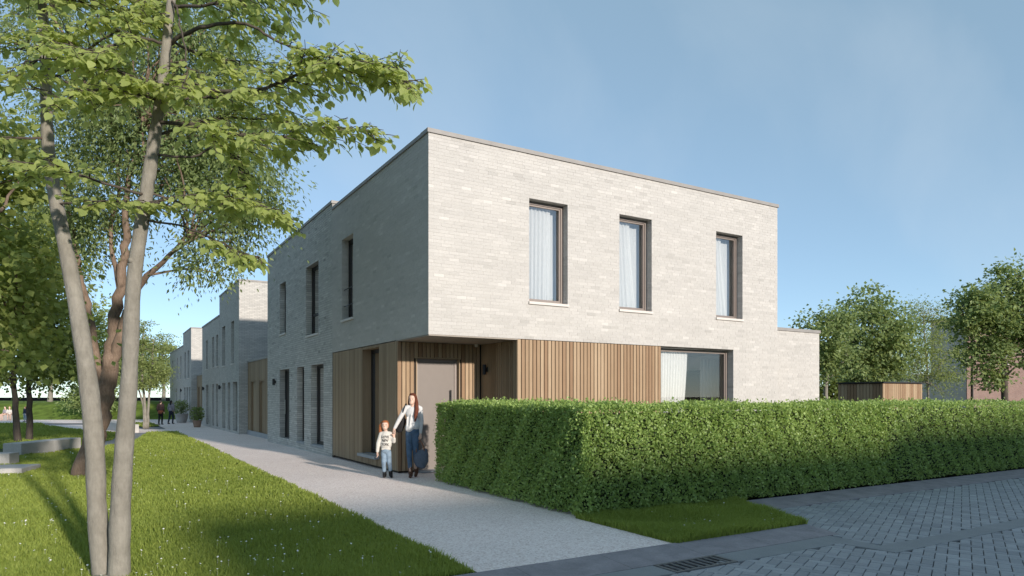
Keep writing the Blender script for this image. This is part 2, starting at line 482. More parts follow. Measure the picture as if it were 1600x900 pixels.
def course_bricks(u0, u1, z0, z1, p, ops, L, joint, rng):
    """list of (u0,u1,z0,z1,tint)"""
    out = []
    n = int(round((z1 - z0) / p))
    for k in range(n):
        a = z0 + k * p; b = a + p; zm = (a + b) / 2
        cuts = sorted((o[0], o[1]) for o in ops if o[2] < zm < o[3])
        segs = []; s = u0
        for c0, c1 in cuts:
            if c0 > s: segs.append((s, min(c0, u1)))
            s = max(s, c1)
        if s < u1: segs.append((s, u1))
        row = rng.gauss(0, 0.03)
        off = (k % 2) * L * 0.5 + rng.choice((0, 0, L * 0.25))
        run = 0.0
        for s0, s1 in segs:
            i0 = math.floor((s0 - off) / L)
            x = off + i0 * L
            while x < s1:
                x0, x1 = max(x, s0), min(x + L, s1)
                x += L
                if x1 - x0 < 0.03: continue
                run = 0.35 * run + rng.gauss(0, 0.13)
                t = 0.56 + row + run
                q = rng.random()
                if q < 0.05: t -= 0.28
                elif q > 0.94: t += 0.22
                out.append((x0 + (joint / 2 if x0 > s0 + 1e-6 else 0), x1 - (joint / 2 if x1 < s1 - 1e-6 else 0), a + joint / 2, b - joint / 2, min(1, max(0, t))))
    return out

def bricks_mesh(bl, P, d0, d1, name, rng):
    """joined bricks: front and four sides each"""
    V = []; T = []
    for (a, b, c, e, t) in bl:
        j = rng.uniform(-0.0012, 0.0012)
        V += [P(a, c, d1 + j), P(b, c, d1 + j), P(b, e, d1 + j), P(a, e, d1 + j), P(a, c, d0), P(b, c, d0), P(b, e, d0), P(a, e, d0)]
        T += [t] * 5
    n = len(bl)
    q = np.array([(0,1,2,3),(0,4,5,1),(1,5,6,2),(2,6,7,3),(3,7,4,0)], dtype=np.int32)
    F = (q[None] + (np.arange(n) * 8)[:, None, None]).reshape(-1, 4)
    return mesh_arrays(name, np.array(V), F, T)

def jamb_bricks(ops, p, r, joint, rng):
    out = []
    for o in ops:
        u0, u1, z0, z1 = o
        k0, k1 = int(round(z0 / p)), int(round(z1 / p))
        for k in range(k0, k1):
            for side in (0, 1):
                out.append((side, u0 if side == 0 else u1, k * p + joint / 2, (k + 1) * p - joint / 2, min(1, max(0, rng.gauss(0.55, 0.2)))))
    return out

def jamb_mesh(mb, P, jl, r, d):
    for side, u, a, b, t in jl:
        if side == 0: fbox(mb, P, u - 0.004, u + 0.003, a, b, -r, d, t)
        else: fbox(mb, P, u - 0.003, u + 0.004, a, b, -r, d, t)

def curtain_mesh(P, a0, a1, b0, b1, z0, z1, d, amp=0.03, folds=9, seed=1):
    """hanging cloth: spans a0..a1 at the top and b0..b1 at the bottom"""
    rng = random.Random(seed); nu, nz = folds * 8, 10
    ph = [rng.uniform(-0.5, 0.5) for _ in range(folds + 1)]
    V = []
    for j in range(nz + 1):
        t = j / nz; z = z1 + (z0 - z1) * t
        ua = a0 + (b0 - a0) * t; ub = a1 + (b1 - a1) * (t ** 1.3)
        for i in range(nu + 1):
            s = i / nu; k = min(folds - 1, int(s * folds))
            w = math.sin(2 * math.pi * (s * folds + 0.35 * ph[k] * t))
            V.append(P(ua + (ub - ua) * s, z, d + amp * (0.6 + 0.5 * t) * w * (0.8 + 0.4 * ph[k])))
    F = [(j * (nu + 1) + i, j * (nu + 1) + i + 1, (j + 1) * (nu + 1) + i + 1, (j + 1) * (nu + 1) + i) for j in range(nz) for i in range(nu)]
    return mesh_arrays("curtain", np.array(V), np.array(F), None, True)

def room_box(P, u0, u1, z0, z1, d0, d1, parent):
    m = MB()
    m.face([P(u0, z0, d1), P(u1, z0, d1), P(u1, z1, d1), P(u0, z1, d1)])
    m.face([P(u0, z0, d0), P(u0, z0, d1), P(u0, z1, d1), P(u0, z1, d0)])
    m.face([P(u1, z0, d0), P(u1, z0, d1), P(u1, z1, d1), P(u1, z1, d0)])
    m.face([P(u0, z1, d0), P(u1, z1, d0), P(u1, z1, d1), P(u0, z1, d1)])
    o = m.build("room", M['room'], parent)
    f = MB(); f.face([P(u0, z0, d0), P(u1, z0, d0), P(u1, z0, d1), P(u0, z0, d1)])
    f.build("room_floor", M['roomfloor'], o)
    return o

def window(parent, P, o, r, fw=0.06, frame=None, glass=None, vert=(), horiz=(), sill=None, sill_out=0.035, curtains=(), room=True, roomdims=None, name="window", seed=1):
    u0, u1, z0, z1 = o[:4]
    frame = frame or M['frame']; glass = glass or M['glass']
    m = MB(); d1, d0 = -r + 0.012, -r - 0.06
    fbox(m, P, u0, u0 + fw, z0, z1, d0, d1); fbox(m, P, u1 - fw, u1, z0, z1, d0, d1)
    fbox(m, P, u0 + fw, u1 - fw, z1 - fw, z1, d0, d1); fbox(m, P, u0 + fw, u1 - fw, z0, z0 + fw, d0, d1)
    # inner sash, set a little deeper
    s = 0.035
    for (a, b, c, e) in ((u0 + fw, u0 + fw + s, z0 + fw, z1 - fw), (u1 - fw - s, u1 - fw, z0 + fw, z1 - fw), (u0 + fw + s, u1 - fw - s, z1 - fw - s, z1 - fw), (u0 + fw + s, u1 - fw - s, z0 + fw, z0 + fw + s)):
        fbox(m, P, a, b, c, e, d0 + 0.005, d1 - 0.02)
    for v in vert: fbox(m, P, v - 0.04, v + 0.04, z0 + fw, z1 - fw, d0 + 0.004, d1 - 0.006)
    for h in horiz: fbox(m, P, u0 + fw + s, u1 - fw - s, h - 0.035, h + 0.035, d0 + 0.004, d1 - 0.008)
    w = m.build(name, frame, parent)
    g = MB(); dg = -r - 0.03
    us = [u0 + fw] + list(vert) + [u1 - fw]
    zs = [z0 + fw] + list(horiz) + [z1 - fw]
    for a, b in zip(us[:-1], us[1:]):
        for c, e in zip(zs[:-1], zs[1:]):
            g = MB(); g.face([P(a, c, dg), P(b, c, dg), P(b, e, dg), P(a, e, dg)])
            g.build("pane", glass, w)
    if sill is not None:
        sm = MB(); fbox(sm, P, u0 - 0.015, u1 + 0.015, z0 - 0.05, z0 + 0.004, -r, sill_out)
        sm.build("sill", sill, w)
    for k, (a0, a1, b0, b1) in enumerate(curtains):
        link_mesh("curtain", curtain_mesh(P, a0, a1, b0, b1, z0 + 0.03, z1 - 0.05, -r - 0.13 - 0.09 * (k % 2), 0.03 - 0.018 * (k % 2), max(3, int((a1 - a0) / (0.09 + 0.09 * (k % 2)))), seed + k), M['curtain'], w)
    if room:
        ru0, ru1, rz0, rz1, rd = roomdims or (u0 - 0.7, u1 + 0.7, z0 - 0.3, z1 + 0.3, 3.2)
        room_box(P, ru0, ru1, rz0, rz1, -0.03, -rd, w)
    return w

slat_cache = {}
def slats(P, u0, u1, z0, z1, parent, mat, d_face=0.0, pitch=0.0948, gap=0.016, th=0.024, cut=None, seed=0):
    """vertical boards, each an object of its own"""
    n = max(1, int(round((u1 - u0) / pitch))); pt = (u1 - u0) / n
    rng = random.Random(seed)
    for i in range(n):
        a = u0 + i * pt + gap / 2; b = a + pt - gap
        za, zb = z0, z1
        segs = [(za, zb)]
        if cut:
            for (c0, c1, e0, e1) in cut:
                um = (a + b) / 2
                if c0 - 0.02 < um < c1 + 0.02:
                    segs = [(za, e0), (e1, zb)]
        for (sa, sb) in segs:
            if sb - sa < 0.03: continue
            key = (round(b - a, 4), round(sb - sa, 3), P is P_cache.get('x'), mat.name)
            j = rng.uniform(-0.0018, 0.0018)
            pl = P(0, 0, 0)
            # orientation from the mapping: which axis runs along the facade
            ax = 0 if abs(P(1, 0, 0)[0] - pl[0]) > 0.5 else 1
            key = (round(b - a, 4), round(sb - sa, 3), ax, mat.name)
            if key not in slat_cache:
                m = MB(); w2, h = (b - a) / 2, sb - sa; c = 0.004
                Q = (lambda u, z, d: (u, -d, z)) if ax == 0 else (lambda u, z, d: (-d, u, z))
                pr = [(-w2, -th), (w2, -th), (w2, -c), (w2 - c, 0), (-w2 + c, 0), (-w2, -c)]
                n0 = len(m.v); k = len(pr)
                m.v += [Q(u, 0, d) for u, d in pr] + [Q(u, h, d) for u, d in pr]
                for q in range(k): m.f.append((n0 + q, n0 + (q + 1) % k, n0 + k + (q + 1) % k, n0 + k + q)); m.t.append(0.5)
                m.f.append(tuple(range(n0, n0 + k))); m.t.append(0.5); m.f.append(tuple(range(n0 + k, n0 + 2 * k))); m.t.append(0.5)
                me = m.mesh("slat"); me.materials.append(mat); slat_cache[key] = me
            o = bpy.data.objects.new("slat", slat_cache[key])
            o.location = P((a + b) / 2, sa, d_face + j)
            COL.objects.link(o); par(o, parent)
P_cache = {}

PITCH = 2.79 / 43
rng = random.Random(11)
FR = P_front(0.0); LF = P_left(0.0)
PR = 0.003

# ================================================================== corner house
house = thing("corner_house", (0, 0, 0), "pale brick two-storey corner house with timber-clad entrance beneath an overhanging upper floor", "house")
zc = 102 * PITCH                            # underside of coping, 6.618
w_front = snap([(2.26, 3.24, 3.55, 5.72), (4.66, 5.63, 3.55, 5.72), (7.75, 8.71, 3.55, 5.72)], PITCH)
w_left = snap([(4.55, 5.48, 3.55, 5.66)], PITCH)
big = (5.92, 8.37, 0.12, 2.79)
XR = 10.06; YS = 6.34

m = MB()
wall_sheet(m, FR, 0.0 + PR, XR, 2.79, zc, w_front, -PR)
wall_sheet(m, FR, 8.37, XR, 0, 2.79, [], -PR)
m.face([FR(5.92, 0, -PR), FR(8.37, 0, -PR), FR(8.37, 0.12, -PR), FR(5.92, 0.12, -PR)])
wall_sheet(m, LF, 0.0 + PR, YS, 2.79, zc, w_left, -PR)
for o in w_front: reveal_sheet(m, FR, (o[0] - 0.004, o[1] + 0.004, o[2], o[3]), 0.19, -PR)
for o in w_left: reveal_sheet(m, LF, (o[0] - 0.004, o[1] + 0.004, o[2], o[3]), 0.19, -PR)
reveal_sheet(m, FR, (5.916, 8.374, 0.12, 2.786), 0.2, -PR)
# far sides and back of the volume
m.face([(XR, PR, 0), (XR, YS, 0), (XR, YS, zc), (XR, PR, zc)])
m.face([(0.02, YS - 0.01, 2.79), (XR, YS - 0.01, 2.79), (XR, YS - 0.01, zc), (0.02, YS - 0.01, zc)])
m.face([(0.02, YS - 0.01, 0), (XR, YS - 0.01, 0), (XR, YS - 0.01, 2.79), (0.02, YS - 0.01, 2.79)])
m.build("wall", M['mortar'], house)

bl = course_bricks(0.0, XR, 43 * PITCH, zc, PITCH, w_front, 0.215, 0.004, rng) + course_bricks(8.37, XR, 0, 43 * PITCH, PITCH, [], 0.215, 0.004, rng)
ll = course_bricks(PR + 0.001, YS, 43 * PITCH, zc, PITCH, w_left, 0.215, 0.004, rng)
# the bricks that show largest become parts of their own
cand = []
for b in bl:
    c = Vector(FR((b[0] + b[1]) / 2, (b[2] + b[3]) / 2, 0))
    if c.z > 1.75: cand.append(((b[1] - b[0]) / (c - Vector(CAMP)).length * 0.90, b))
for k_ in range(1): cand.sort(key=lambda q: -q[0])
big300 = [c[1] for c in cand[:300]]
ids = set(map(id, big300))
rest = [b for b in bl if id(b) not in ids]
brick_cache = {}
for b in big300:
    key = (round(b[1] - b[0], 3), int(b[4] * 12))
    if key not in brick_cache:
        w2, h2 = (b[1] - b[0]) / 2, (b[3] - b[2]) / 2; dp = PR; c = 0.0015
        V = [(-w2 + c, 0, -h2 + c), (w2 - c, 0, -h2 + c), (w2 - c, 0, h2 - c), (-w2 + c, 0, h2 - c), (-w2, c, -h2), (w2, c, -h2), (w2, c, h2), (-w2, c, h2), (-w2, dp, -h2), (w2, dp, -h2), (w2, dp, h2), (-w2, dp, h2)]
        F = [(0,1,2,3),(0,4,5,1),(1,5,6,2),(2,6,7,3),(3,7,4,0),(4,8,9,5),(5,9,10,6),(6,10,11,7),(7,11,8,4)]
        me = mesh_arrays("brick", np.array(V), np.array(F), [int(b[4] * 12) / 12 + 0.04] * 9); me.materials.append(M['brick'])
        brick_cache[key] = me
    o = bpy.data.objects.new("brick", brick_cache[key])
    o.location = ((b[0] + b[1]) / 2, rng.uniform(-0.0012, 0.0012), (b[2] + b[3]) / 2)
    COL.objects.link(o); par(o, house)
o = link_mesh("bricks", bricks_mesh(rest, FR, -PR, 0, "bricks", rng), M['brick'], house); o["kind"] = "stuff"
o = link_mesh("side_bricks", bricks_mesh(ll, LF, -PR, 0, "side_bricks", rng), M['brick'], house); o["kind"] = "stuff"
jm = MB()
jamb_mesh(jm, FR, jamb_bricks(w_front, PITCH, 0.19, 0.006, rng), 0.19, -PR)
jamb_mesh(jm, LF, jamb_bricks(w_left, PITCH, 0.19, 0.006, rng), 0.19, -PR)
jamb_mesh(jm, FR, [q for q in jamb_bricks([(5.92, 8.37, 2 * PITCH, 43 * PITCH)], PITCH, 0.2, 0.006, rng) if q[0] == 1], 0.2, -PR)
o = jm.build("jamb_bricks", M['brick'], house); o["kind"] = "stuff"

# coping and roof
m = MB()
m.box((-0.03, -0.03, zc + 0.002), (XR + 0.03, 0.32, 6.70)); m.box((-0.03, 0.323, zc + 0.002), (0.32, YS - 0.02, 6.69)); m.box((XR - 0.3, 0.323, zc + 0.002), (XR + 0.03, YS - 0.02, 6.69))
m.build("coping", M['coping'], house)
m = MB(); m.box((0.33, 0.33, 6.2), (XR - 0.31, YS - 0.02, 6.4)); m.build("roof", M['roof'], house)
# overhang soffit
m = MB(); m.box((0.008, 0.008, 2.765), (2.05, 1.70, 2.788)); m.build("soffit", M['soffit'], house)
m = MB()
fbox(m, FR, 1.98, 5.92, 2.782, 2.7885, -0.3, -0.008)
m.build("lintel_strip", M['batten'], house)

# windows of the corner house
cs = [[(2.30, 3.00, 2.30, 2.98), (2.85, 3.22, 2.85, 3.22)], [(4.70, 5.22, 4.70, 5.42), (5.15, 5.61, 5.15, 5.61)], [(7.79, 8.26, 7.79, 8.52), (8.2, 8.70, 8.2, 8.70)]]
for i, o in enumerate(w_front):
    window(house, FR, o, 0.19, glass=M['glass_up'], sill=M['sill'], curtains=cs[i], seed=5 + i * 3, roomdims=(o[0] - 0.8, o[1] + 0.9, 2.95, 5.9, 3.6))
wl = window(house, LF, w_left[0], 0.19, frame=M['frame_dark'], sill=M['sill'], seed=3, roomdims=(4.2, 6.1, 2.95, 5.9, 2.0))
for z in (4.36, 3.93):
    r_ = MB(); r_.tube([LF(4.545, z, -0.06), LF(5.485, z, -0.06)], 0.011, 8); r_.build("guard_rail", M['black'], wl)
window(house, FR, big, 0.2, fw=0.07, vert=(), curtains=[(5.98, 7.10, 5.98, 6.86)], seed=21, roomdims=(5.3, 9.4, 0.03, 2.76, 5.0))
link_mesh('room_curtain', curtain_mesh(FR, 8.25, 9.0, 8.25, 8.9, 0.1, 2.6, -1.0, 0.04, 6, 3), M['curtain'], house)
m = MB(); m.box((9.30, 1.9, 0.05), (9.38, 3.6, 2.3)); m.box((9.24, 1.85, 0.05), (9.30, 1.93, 2.35)); m.box((9.24, 3.57, 0.05), (9.30, 3.65, 2.35)); m.box((9.24, 1.93, 2.27), (9.30, 3.57, 2.35)); m.build("inner_door", M['frame_dark'], house)

# timber cladding
ENT = 1.58
EP = P_front(ENT)
BR = lambda u, z, d: (1.98 - d, u, z)       # side wall of the porch recess
m = MB()
m.box((1.98 + 0.03, 0.032, 0.0), (5.90, 0.12, 2.78)); m.box((2.02, 0.13, 0.0), (2.12, ENT + 0.2, 2.76))
wall_sheet(m, EP, 0.03, 2.0, 0.0, 2.76, [(0.44, 1.43, 0.0, 2.42)], -0.03)
wall_sheet(m, LF, ENT + 0.03, YS, 0.0, 2.78, [(2.78, 3.88, 0.27, 2.72)], -0.035)
m.build("cladding_backing", M['batten'], house)
slats(FR, 1.98, 5.92, 0.06, 2.778, house, M['slat'], d_face=-0.004, seed=1)
slats(EP, 0.0, 1.96, 0.04, 2.76, house, M['slat'], cut=[(0.44, 1.43, 0.0, 2.42)], seed=2)
slats(BR, 0.01, ENT - 0.005, 0.04, 2.76, house, M['slat_dark'], seed=3)
slats(LF, ENT + 0.005, YS - 0.02, 0.04, 2.775, house, M['slat_dark'], d_face=-0.006, cut=[(2.78, 3.88, 0.27, 2.72)], gap=0.010, seed=4)
m = MB(); m.box((-0.0, ENT + 0.002, 0.05), (0.032, ENT + 0.03, 2.76)); m.build("corner_trim", M['slat'], house)

# entrance door
dm = MB(); fbox(dm, EP, 0.50, 1.37, 0.03, 2.36, -0.16, -0.12); door = dm.build("door", M['door'], house)
m = MB()
fbox(m, EP, 0.44, 0.50, 0.0, 2.42, -0.17, -0.10); fbox(m, EP, 1.37, 1.43, 0.0, 2.42, -0.17, -0.10); fbox(m, EP, 0.50, 1.37, 2.36, 2.42, -0.17, -0.10)
m.build("door_frame", M['frame'], door)
m = MB(); fbox(m, EP, 0.415, 0.438, 0.0, 2.44, -0.17, 0.004); fbox(m, EP, 1.432, 1.455, 0.0, 2.44, -0.17, 0.004); fbox(m, EP, 0.438, 1.432, 2.422, 2.445, -0.17, 0.004)
m.build("door_lining", M['slat_dark'], door)
m = MB(); m.tube([EP(1.27, 0.75, -0.07), EP(1.27, 1.75, -0.07)], 0.014, 10); m.tube([EP(1.27, 0.9, -0.12), EP(1.27, 0.9, -0.07)], 0.01, 8); m.tube([EP(1.27, 1.6, -0.12), EP(1.27, 1.6, -0.07)], 0.01, 8)
m.build("handle", M['black'], door)
m = MB(); m.box((0.44, ENT - 0.25, 0.004), (1.43, ENT + 0.12, 0.03)); m.build("threshold", M['bluestone'], door)

# slit window in the timber side
sw = (2.78, 3.88, 0.27, 2.72)
wv = window(house, LF, sw, 0.24, fw=0.05, frame=M['frame_dark'], seed=31, roomdims=(2.0, 4.6, 0.05, 2.74, 1.9))
m = MB(); fbox(m, LF, sw[0] - 0.06, sw[1] + 0.06, sw[2] - 0.07, sw[2] - 0.004, -0.23, 0.10); m.build("sill", M['bluestone'], wv)
m = MB(); fbox(m, LF, sw[1] - 0.002, sw[1] + 0.018, sw[2], sw[3], -0.24, -0.028); fbox(m, LF, sw[0] - 0.018, sw[0] + 0.002, sw[2], sw[3], -0.24, -0.028); fbox(m, LF, sw[0], sw[1], sw[3] - 0.002, sw[3] + 0.018, -0.24, -0.028)
m.build("reveal_board", M['slat_dark'], wv)

def wall_lamp(P, u, z, parent):
    m = MB(); fbox(m, P, u - 0.03, u + 0.03, z - 0.05, z + 0.05, 0, 0.03)
    l = m.build("wall_lamp", M['black'], parent)
    m = MB(); a = P(u, z - 0.11, 0.08); b = P(u, z + 0.11, 0.08); m.tube([a, b], 0.045, 12); m.build("lamp_body", M['black'], l)
    return l
wall_lamp(BR, 1.28, 2.2, house)
m = MB(); m.tube([(1.78, 1.42, 2.70), (1.78, 1.42, 2.765)], [0.035, 0.04], 12); m.build("ceiling_spot", M['sill'], house)

# ------------------------------------------------------------------ side extension
ext = thing("side_extension", (11.3, 0.5, 0), "low windowless brick annex attached to the sunlit end of the corner house", "annex")
EF = P_front(0.5); ze = 53 * PITCH
m = MB(); wall_sheet(m, EF, XR, 12.55, 0, ze, [], -PR); m.face([(12.55, 0.5 + PR, 0), (12.55, 6.0, 0), (12.55, 6.0, ze), (12.55, 0.5 + PR, ze)]); m.build("wall", M['mortar'], ext)
o = link_mesh("bricks", bricks_mesh(course_bricks(XR + 0.001, 12.55, 0, ze, PITCH, [], 0.215, 0.004, rng), EF, -PR, 0, "bricks", rng), M['brick'], ext); o["kind"] = "stuff"
m = MB(); m.box((XR + 0.035, 0.47, ze + 0.002), (12.58, 0.8, ze + 0.085)); m.box((12.25, 0.803, ze + 0.002), (12.58, 6.0, ze + 0.085)); m.build("coping", M['coping'], ext)
m = MB(); m.box((XR + 0.03, 0.81, 3.1), (12.24, 6.0, 3.3)); m.build("roof", M['roof'], ext)

# ================================================================== terraced neighbour
h2 = thing("terraced_house", (0, 6.4, 0), "pale brick terraced house joined to the corner house, three tall ground-floor openings", "house", "row of pale brick houses")
Y0, Y1 = YS, 14.76
PR2 = 0.012; z2 = 104 * PITCH + 0.06
z2 = 105 * PITCH
ops2 = snap([(7.70, 9.11, 3.47, 5.49), (11.78, 12.71, 3.75, 5.49), (11.27, 12.71, 0.22, 2.54), (9.34, 10.23, 0.22, 2.54), (7.18, 8.52, 0.22, 2.54)], PITCH)
m = MB()
wall_sheet(m, LF, Y0, Y1, -2 * PITCH, z2, ops2, -PR2)
for o in ops2: reveal_sheet(m, LF, (o[0] - 0.004, o[1] + 0.004, o[2], o[3]), 0.19, -PR2)
m.face([(PR2, Y1, 0), (XR, Y1, 0), (XR, Y1, z2), (PR2, Y1, z2)]); m.face([(XR, Y0, 0), (XR, Y1, 0), (XR, Y1, z2), (XR, Y0, z2)])
m.face([(0.0, Y0, 6.3), (XR, Y0, 6.3), (XR, Y0, z2), (0.0, Y0, z2)])
m.build("wall", M['mortar_b'], h2)
o = link_mesh("bricks", bricks_mesh(course_bricks(Y0 + 0.001, Y1, -2 * PITCH, z2, PITCH, ops2, 0.215, 0.011, rng), LF, -PR2, 0, "bricks", rng), M['brick_b'], h2); o["kind"] = "stuff"
jm = MB(); jamb_mesh(jm, LF, jamb_bricks(ops2, PITCH, 0.19, 0.012, rng), 0.19, -PR2); o = jm.build("jamb_bricks", M['brick_b'], h2); o["kind"] = "stuff"
m = MB(); m.box((-0.03, Y0 - 0.03, z2 + 0.002), (0.32, Y1 + 0.03, z2 + 0.075)); m.box((0.323, Y0 - 0.03, z2 + 0.002), (XR, Y0 + 0.3, z2 + 0.075)); m.build("coping", M['coping'], h2)
m = MB(); m.box((0.33, Y0 + 0.31, 6.2), (XR, Y1, 6.5)); m.build("roof", M['roof'], h2)
wins = [dict(horiz=(4.07,)), dict(), None, dict(), dict(curtains=[(7.9, 8.4, 7.9, 8.4)])]
for o, kw in zip(ops2, wins):
    up = o[2] > 2
    if kw is None:
        dm = MB(); fbox(dm, LF, o[0] + 0.05, o[1] - 0.05, o[2], o[3] - 0.05, -0.26, -0.21); d_ = dm.build("door", M['frame_dark'], h2)
        m = MB(); fbox(m, LF, o[0], o[0] + 0.05, o[2], o[3], -0.26, -0.18); fbox(m, LF, o[1] - 0.05, o[1], o[2], o[3], -0.26, -0.18); fbox(m, LF, o[0] + 0.05, o[1] - 0.05, o[3] - 0.05, o[3], -0.26, -0.18)
        m.build("door_frame", M['black'], d_)
        m = MB(); m.tube([LF(o[1] - 0.15, 1.0, -0.15), LF(o[1] - 0.15, 1.5, -0.15)], 0.014, 8); m.build("handle", M['steel'], d_)
        continue
    window(h2, LF, o, 0.19, frame=M['frame_dark'], sill=M['sill'] if up else M['bluestone'], sill_out=0.03 if up else 0.012, seed=41, roomdims=(o[0] - 0.15, o[1] + 0.15, 2.95 if up else 0.05, 5.9 if up else 2.75, 3.0), **kw)
wall_lamp(LF, 13.32, 2.13, h2)
m = MB(); fbox(m, LF, 10.72, 10.745, 0.02, 0.55, 0.001, 0.006); m.build("movement_joint", M['sill'], h2)

# ================================================================== garages between the houses and the houses further along
def low_link(y0, y1, xf, h, label, doors, seed):
    t = thing("timber_garage", (xf, y0, 0), label, "garage", "timber link buildings in the row")
    P = P_left(xf)
    m = MB(); wall_sheet(m, P, y0, y1, -0.5, h, [(a, b, 0.0, 2.3) for a, b in doors], -0.03)
    m.face([(xf + 0.04, y0, h), (8, y0, h), (8, y1, h), (xf + 0.04, y1, h)])
    m.build("wall", M['batten'], t)
    slats(P, y0 + 0.01, y1 - 0.01, 0.05, h, t, M['slat_dark'], pitch=0.19, gap=0.012, cut=[(a, b, 0.0, 2.3) for a, b in doors], seed=seed)
    m = MB(); m.box((xf - 0.03, y0 + 0.035, h + 0.003), (xf + 0.3, y1 - 0.035, h + 0.08)); m.build("coping", M['coping'], t)
    for a, b in doors:
        m = MB(); fbox(m, P, a, b, 0.02, 2.3, -0.12, -0.085); d_ = m.build("door", M['slat_dark'], t)
        m = MB(); fbox(m, P, a, a + 0.04, 0, 2.3, -0.125, -0.02); fbox(m, P, b - 0.04, b, 0, 2.3, -0.125, -0.02); fbox(m, P, a + 0.04, b - 0.04, 2.26, 2.3, -0.125, -0.02); m.build("door_frame", M['slat_dark'], d_)
        m = MB(); m.tube([P(a + 0.14, 1.0, -0.06), P(a + 0.14, 1.12, -0.06)], 0.012, 8); m.build('handle', M['black'], d_)
    m = MB(); m.box((xf - 0.05, y0 + 0.05, -0.4), (xf - 0.008, y1 - 0.05, 0.10)); m.build("plinth", M['bluestone'], t)
    return t
low_link(14.78, 20.98, 0.37, 3.15, "low timber-clad garage between the near pair of houses and the next pair", [(17.3, 18.3), (19.2, 20.2)], 51)
low_link(34.42, 40.58, 0.37, 3.05, "low timber-clad garage further along the row, beside the potted shrub", [(37.0, 38.0), (39.0, 40.0)], 52)

g = (0.0, 2.3)
def row_house(y0, y1, top, ops, label, end_wall, lamps=(), name="terraced_house"):
    t = thing(name, (0, y0, 0), label, "house", "row of pale brick houses")
    m = MB(); z = top - 0.08
    wall_sheet(m, LF, y0, y1, -0.5, z, ops, 0)
    for o in ops: reveal_sheet(m, LF, o, 0.19, 0)
    if end_wall: m.face([(0, y0, -0.5), (9.5, y0, -0.5), (9.5, y0, z), (0, y0, z)])
    m.face([(9.5, y0, 0), (9.5, y1, 0), (9.5, y1, z), (9.5, y0, z)]); m.face([(0, y1, 0), (9.5, y1, 0), (9.5, y1, z), (0, y1, z)])
    m.build("wall", M['farbrick'], t)
    m = MB(); m.box((-0.03, y0 - 0.03, z + 0.002), (0.32, y1 - 0.035, top)); m.box((0.323, y0 - 0.03, z + 0.002), (9.5, y0 + 0.3, top)); m.build("coping", M['coping'], t)
    m = MB(); m.box((0.33, y0 + 0.31, z - 0.5), (9.5, y1 - 0.04, z - 0.3)); m.build("roof", M['roof'], t)
    for o in ops:
        up = o[2] > 2
        window(t, LF, o, 0.19, frame=M['frame_dark'], sill=M['sill'] if up else None, sill_out=0.03, seed=61, roomdims=(o[0] - 0.1, o[1] + 0.1, o[2] - 0.1, o[3] + 0.15, 2.0))
    for u in lamps: wall_lamp(LF, u, 2.1, t)
    return t
row_house(21.0, 27.10, 6.95, [(22.39, 23.26, 3.18, 5.2), (25.14, 26.15, 3.18, 5.2), (25.07, 26.15, *g), (23.50, 24.30, *g), (21.50, 22.74, *g)], "tall pale brick house whose end wall catches the sun above the nearest timber garage", True, (26.6,))
row_house(27.14, 34.40, 5.95, [(31.78, 32.59, 3.25, 4.95), (29.10, 29.90, 3.25, 4.95), (27.57, 28.32, 3.25, 4.95), (31.51, 32.59, *g), (29.10, 29.90, *g), (27.57, 28.47, *g)], "lower pale brick house in mid row with three narrow upstairs windows", True, (33.4,))
row_house(40.6, 46.2, 6.48, [(44.14, 45.15, 2.95, 4.95), (41.82, 42.89, 2.95, 4.95), (44.29, 45.45, *g), (42.62, 43.72, *g), (41.05, 41.95, *g)], "tall brick house with a sunlit upper end wall, beyond the potted plants", True)
row_house(46.24, 53.5, 5.58, [(47.5, 48.4, 3.0, 4.8), (50.5, 51.4, 3.0, 4.8), (48.0, 49.0, *g), (51.2, 52.2, *g)], "low brick house second from the far end of the row", True, (47.2,))
row_house(53.54, 58.2, 5.63, [(55.0, 56.0, 3.0, 4.8)], "farthest brick house at the end of the row, behind the strolling couple", True)

# ================================================================== ground
def sheet(name, poly, z, mat, label=None, cat=None, kind="structure"):
    bm_ = bmesh.new()
    bm_.faces.new([bm_.verts.new((x, y, 0)) for x, y in poly])
    if max(p[1] for p in poly) > 0 > min(p[1] for p in poly) and name != "ground":
        bmesh.ops.bisect_plane(bm_, geom=bm_.verts[:] + bm_.edges[:] + bm_.faces[:], plane_co=(0, 0, 0), plane_no=(0, 1, 0))
    for v in bm_.verts: v.co.z = z + (gz(v.co.y) if name != "ground" else 0)
    bmesh.ops.triangulate(bm_, faces=bm_.faces[:])
    me = bpy.data.meshes.new(name); bm_.to_mesh(me); bm_.free()
    o = link_mesh(name, me, mat); o["kind"] = kind
    if label: o["label"] = label
    if cat: o["category"] = cat
    return o
sheet("ground", [(-2500, -2500), (2500, -2500), (2500, 2500), (-2500, 2500)], -0.5, M['field'], "dark open ground reaching to the horizon", "ground")

def V2(x, d):
    """ground point at picture column x, d metres ahead"""
    p = W(x, 620, d); return (p.x, p.y)

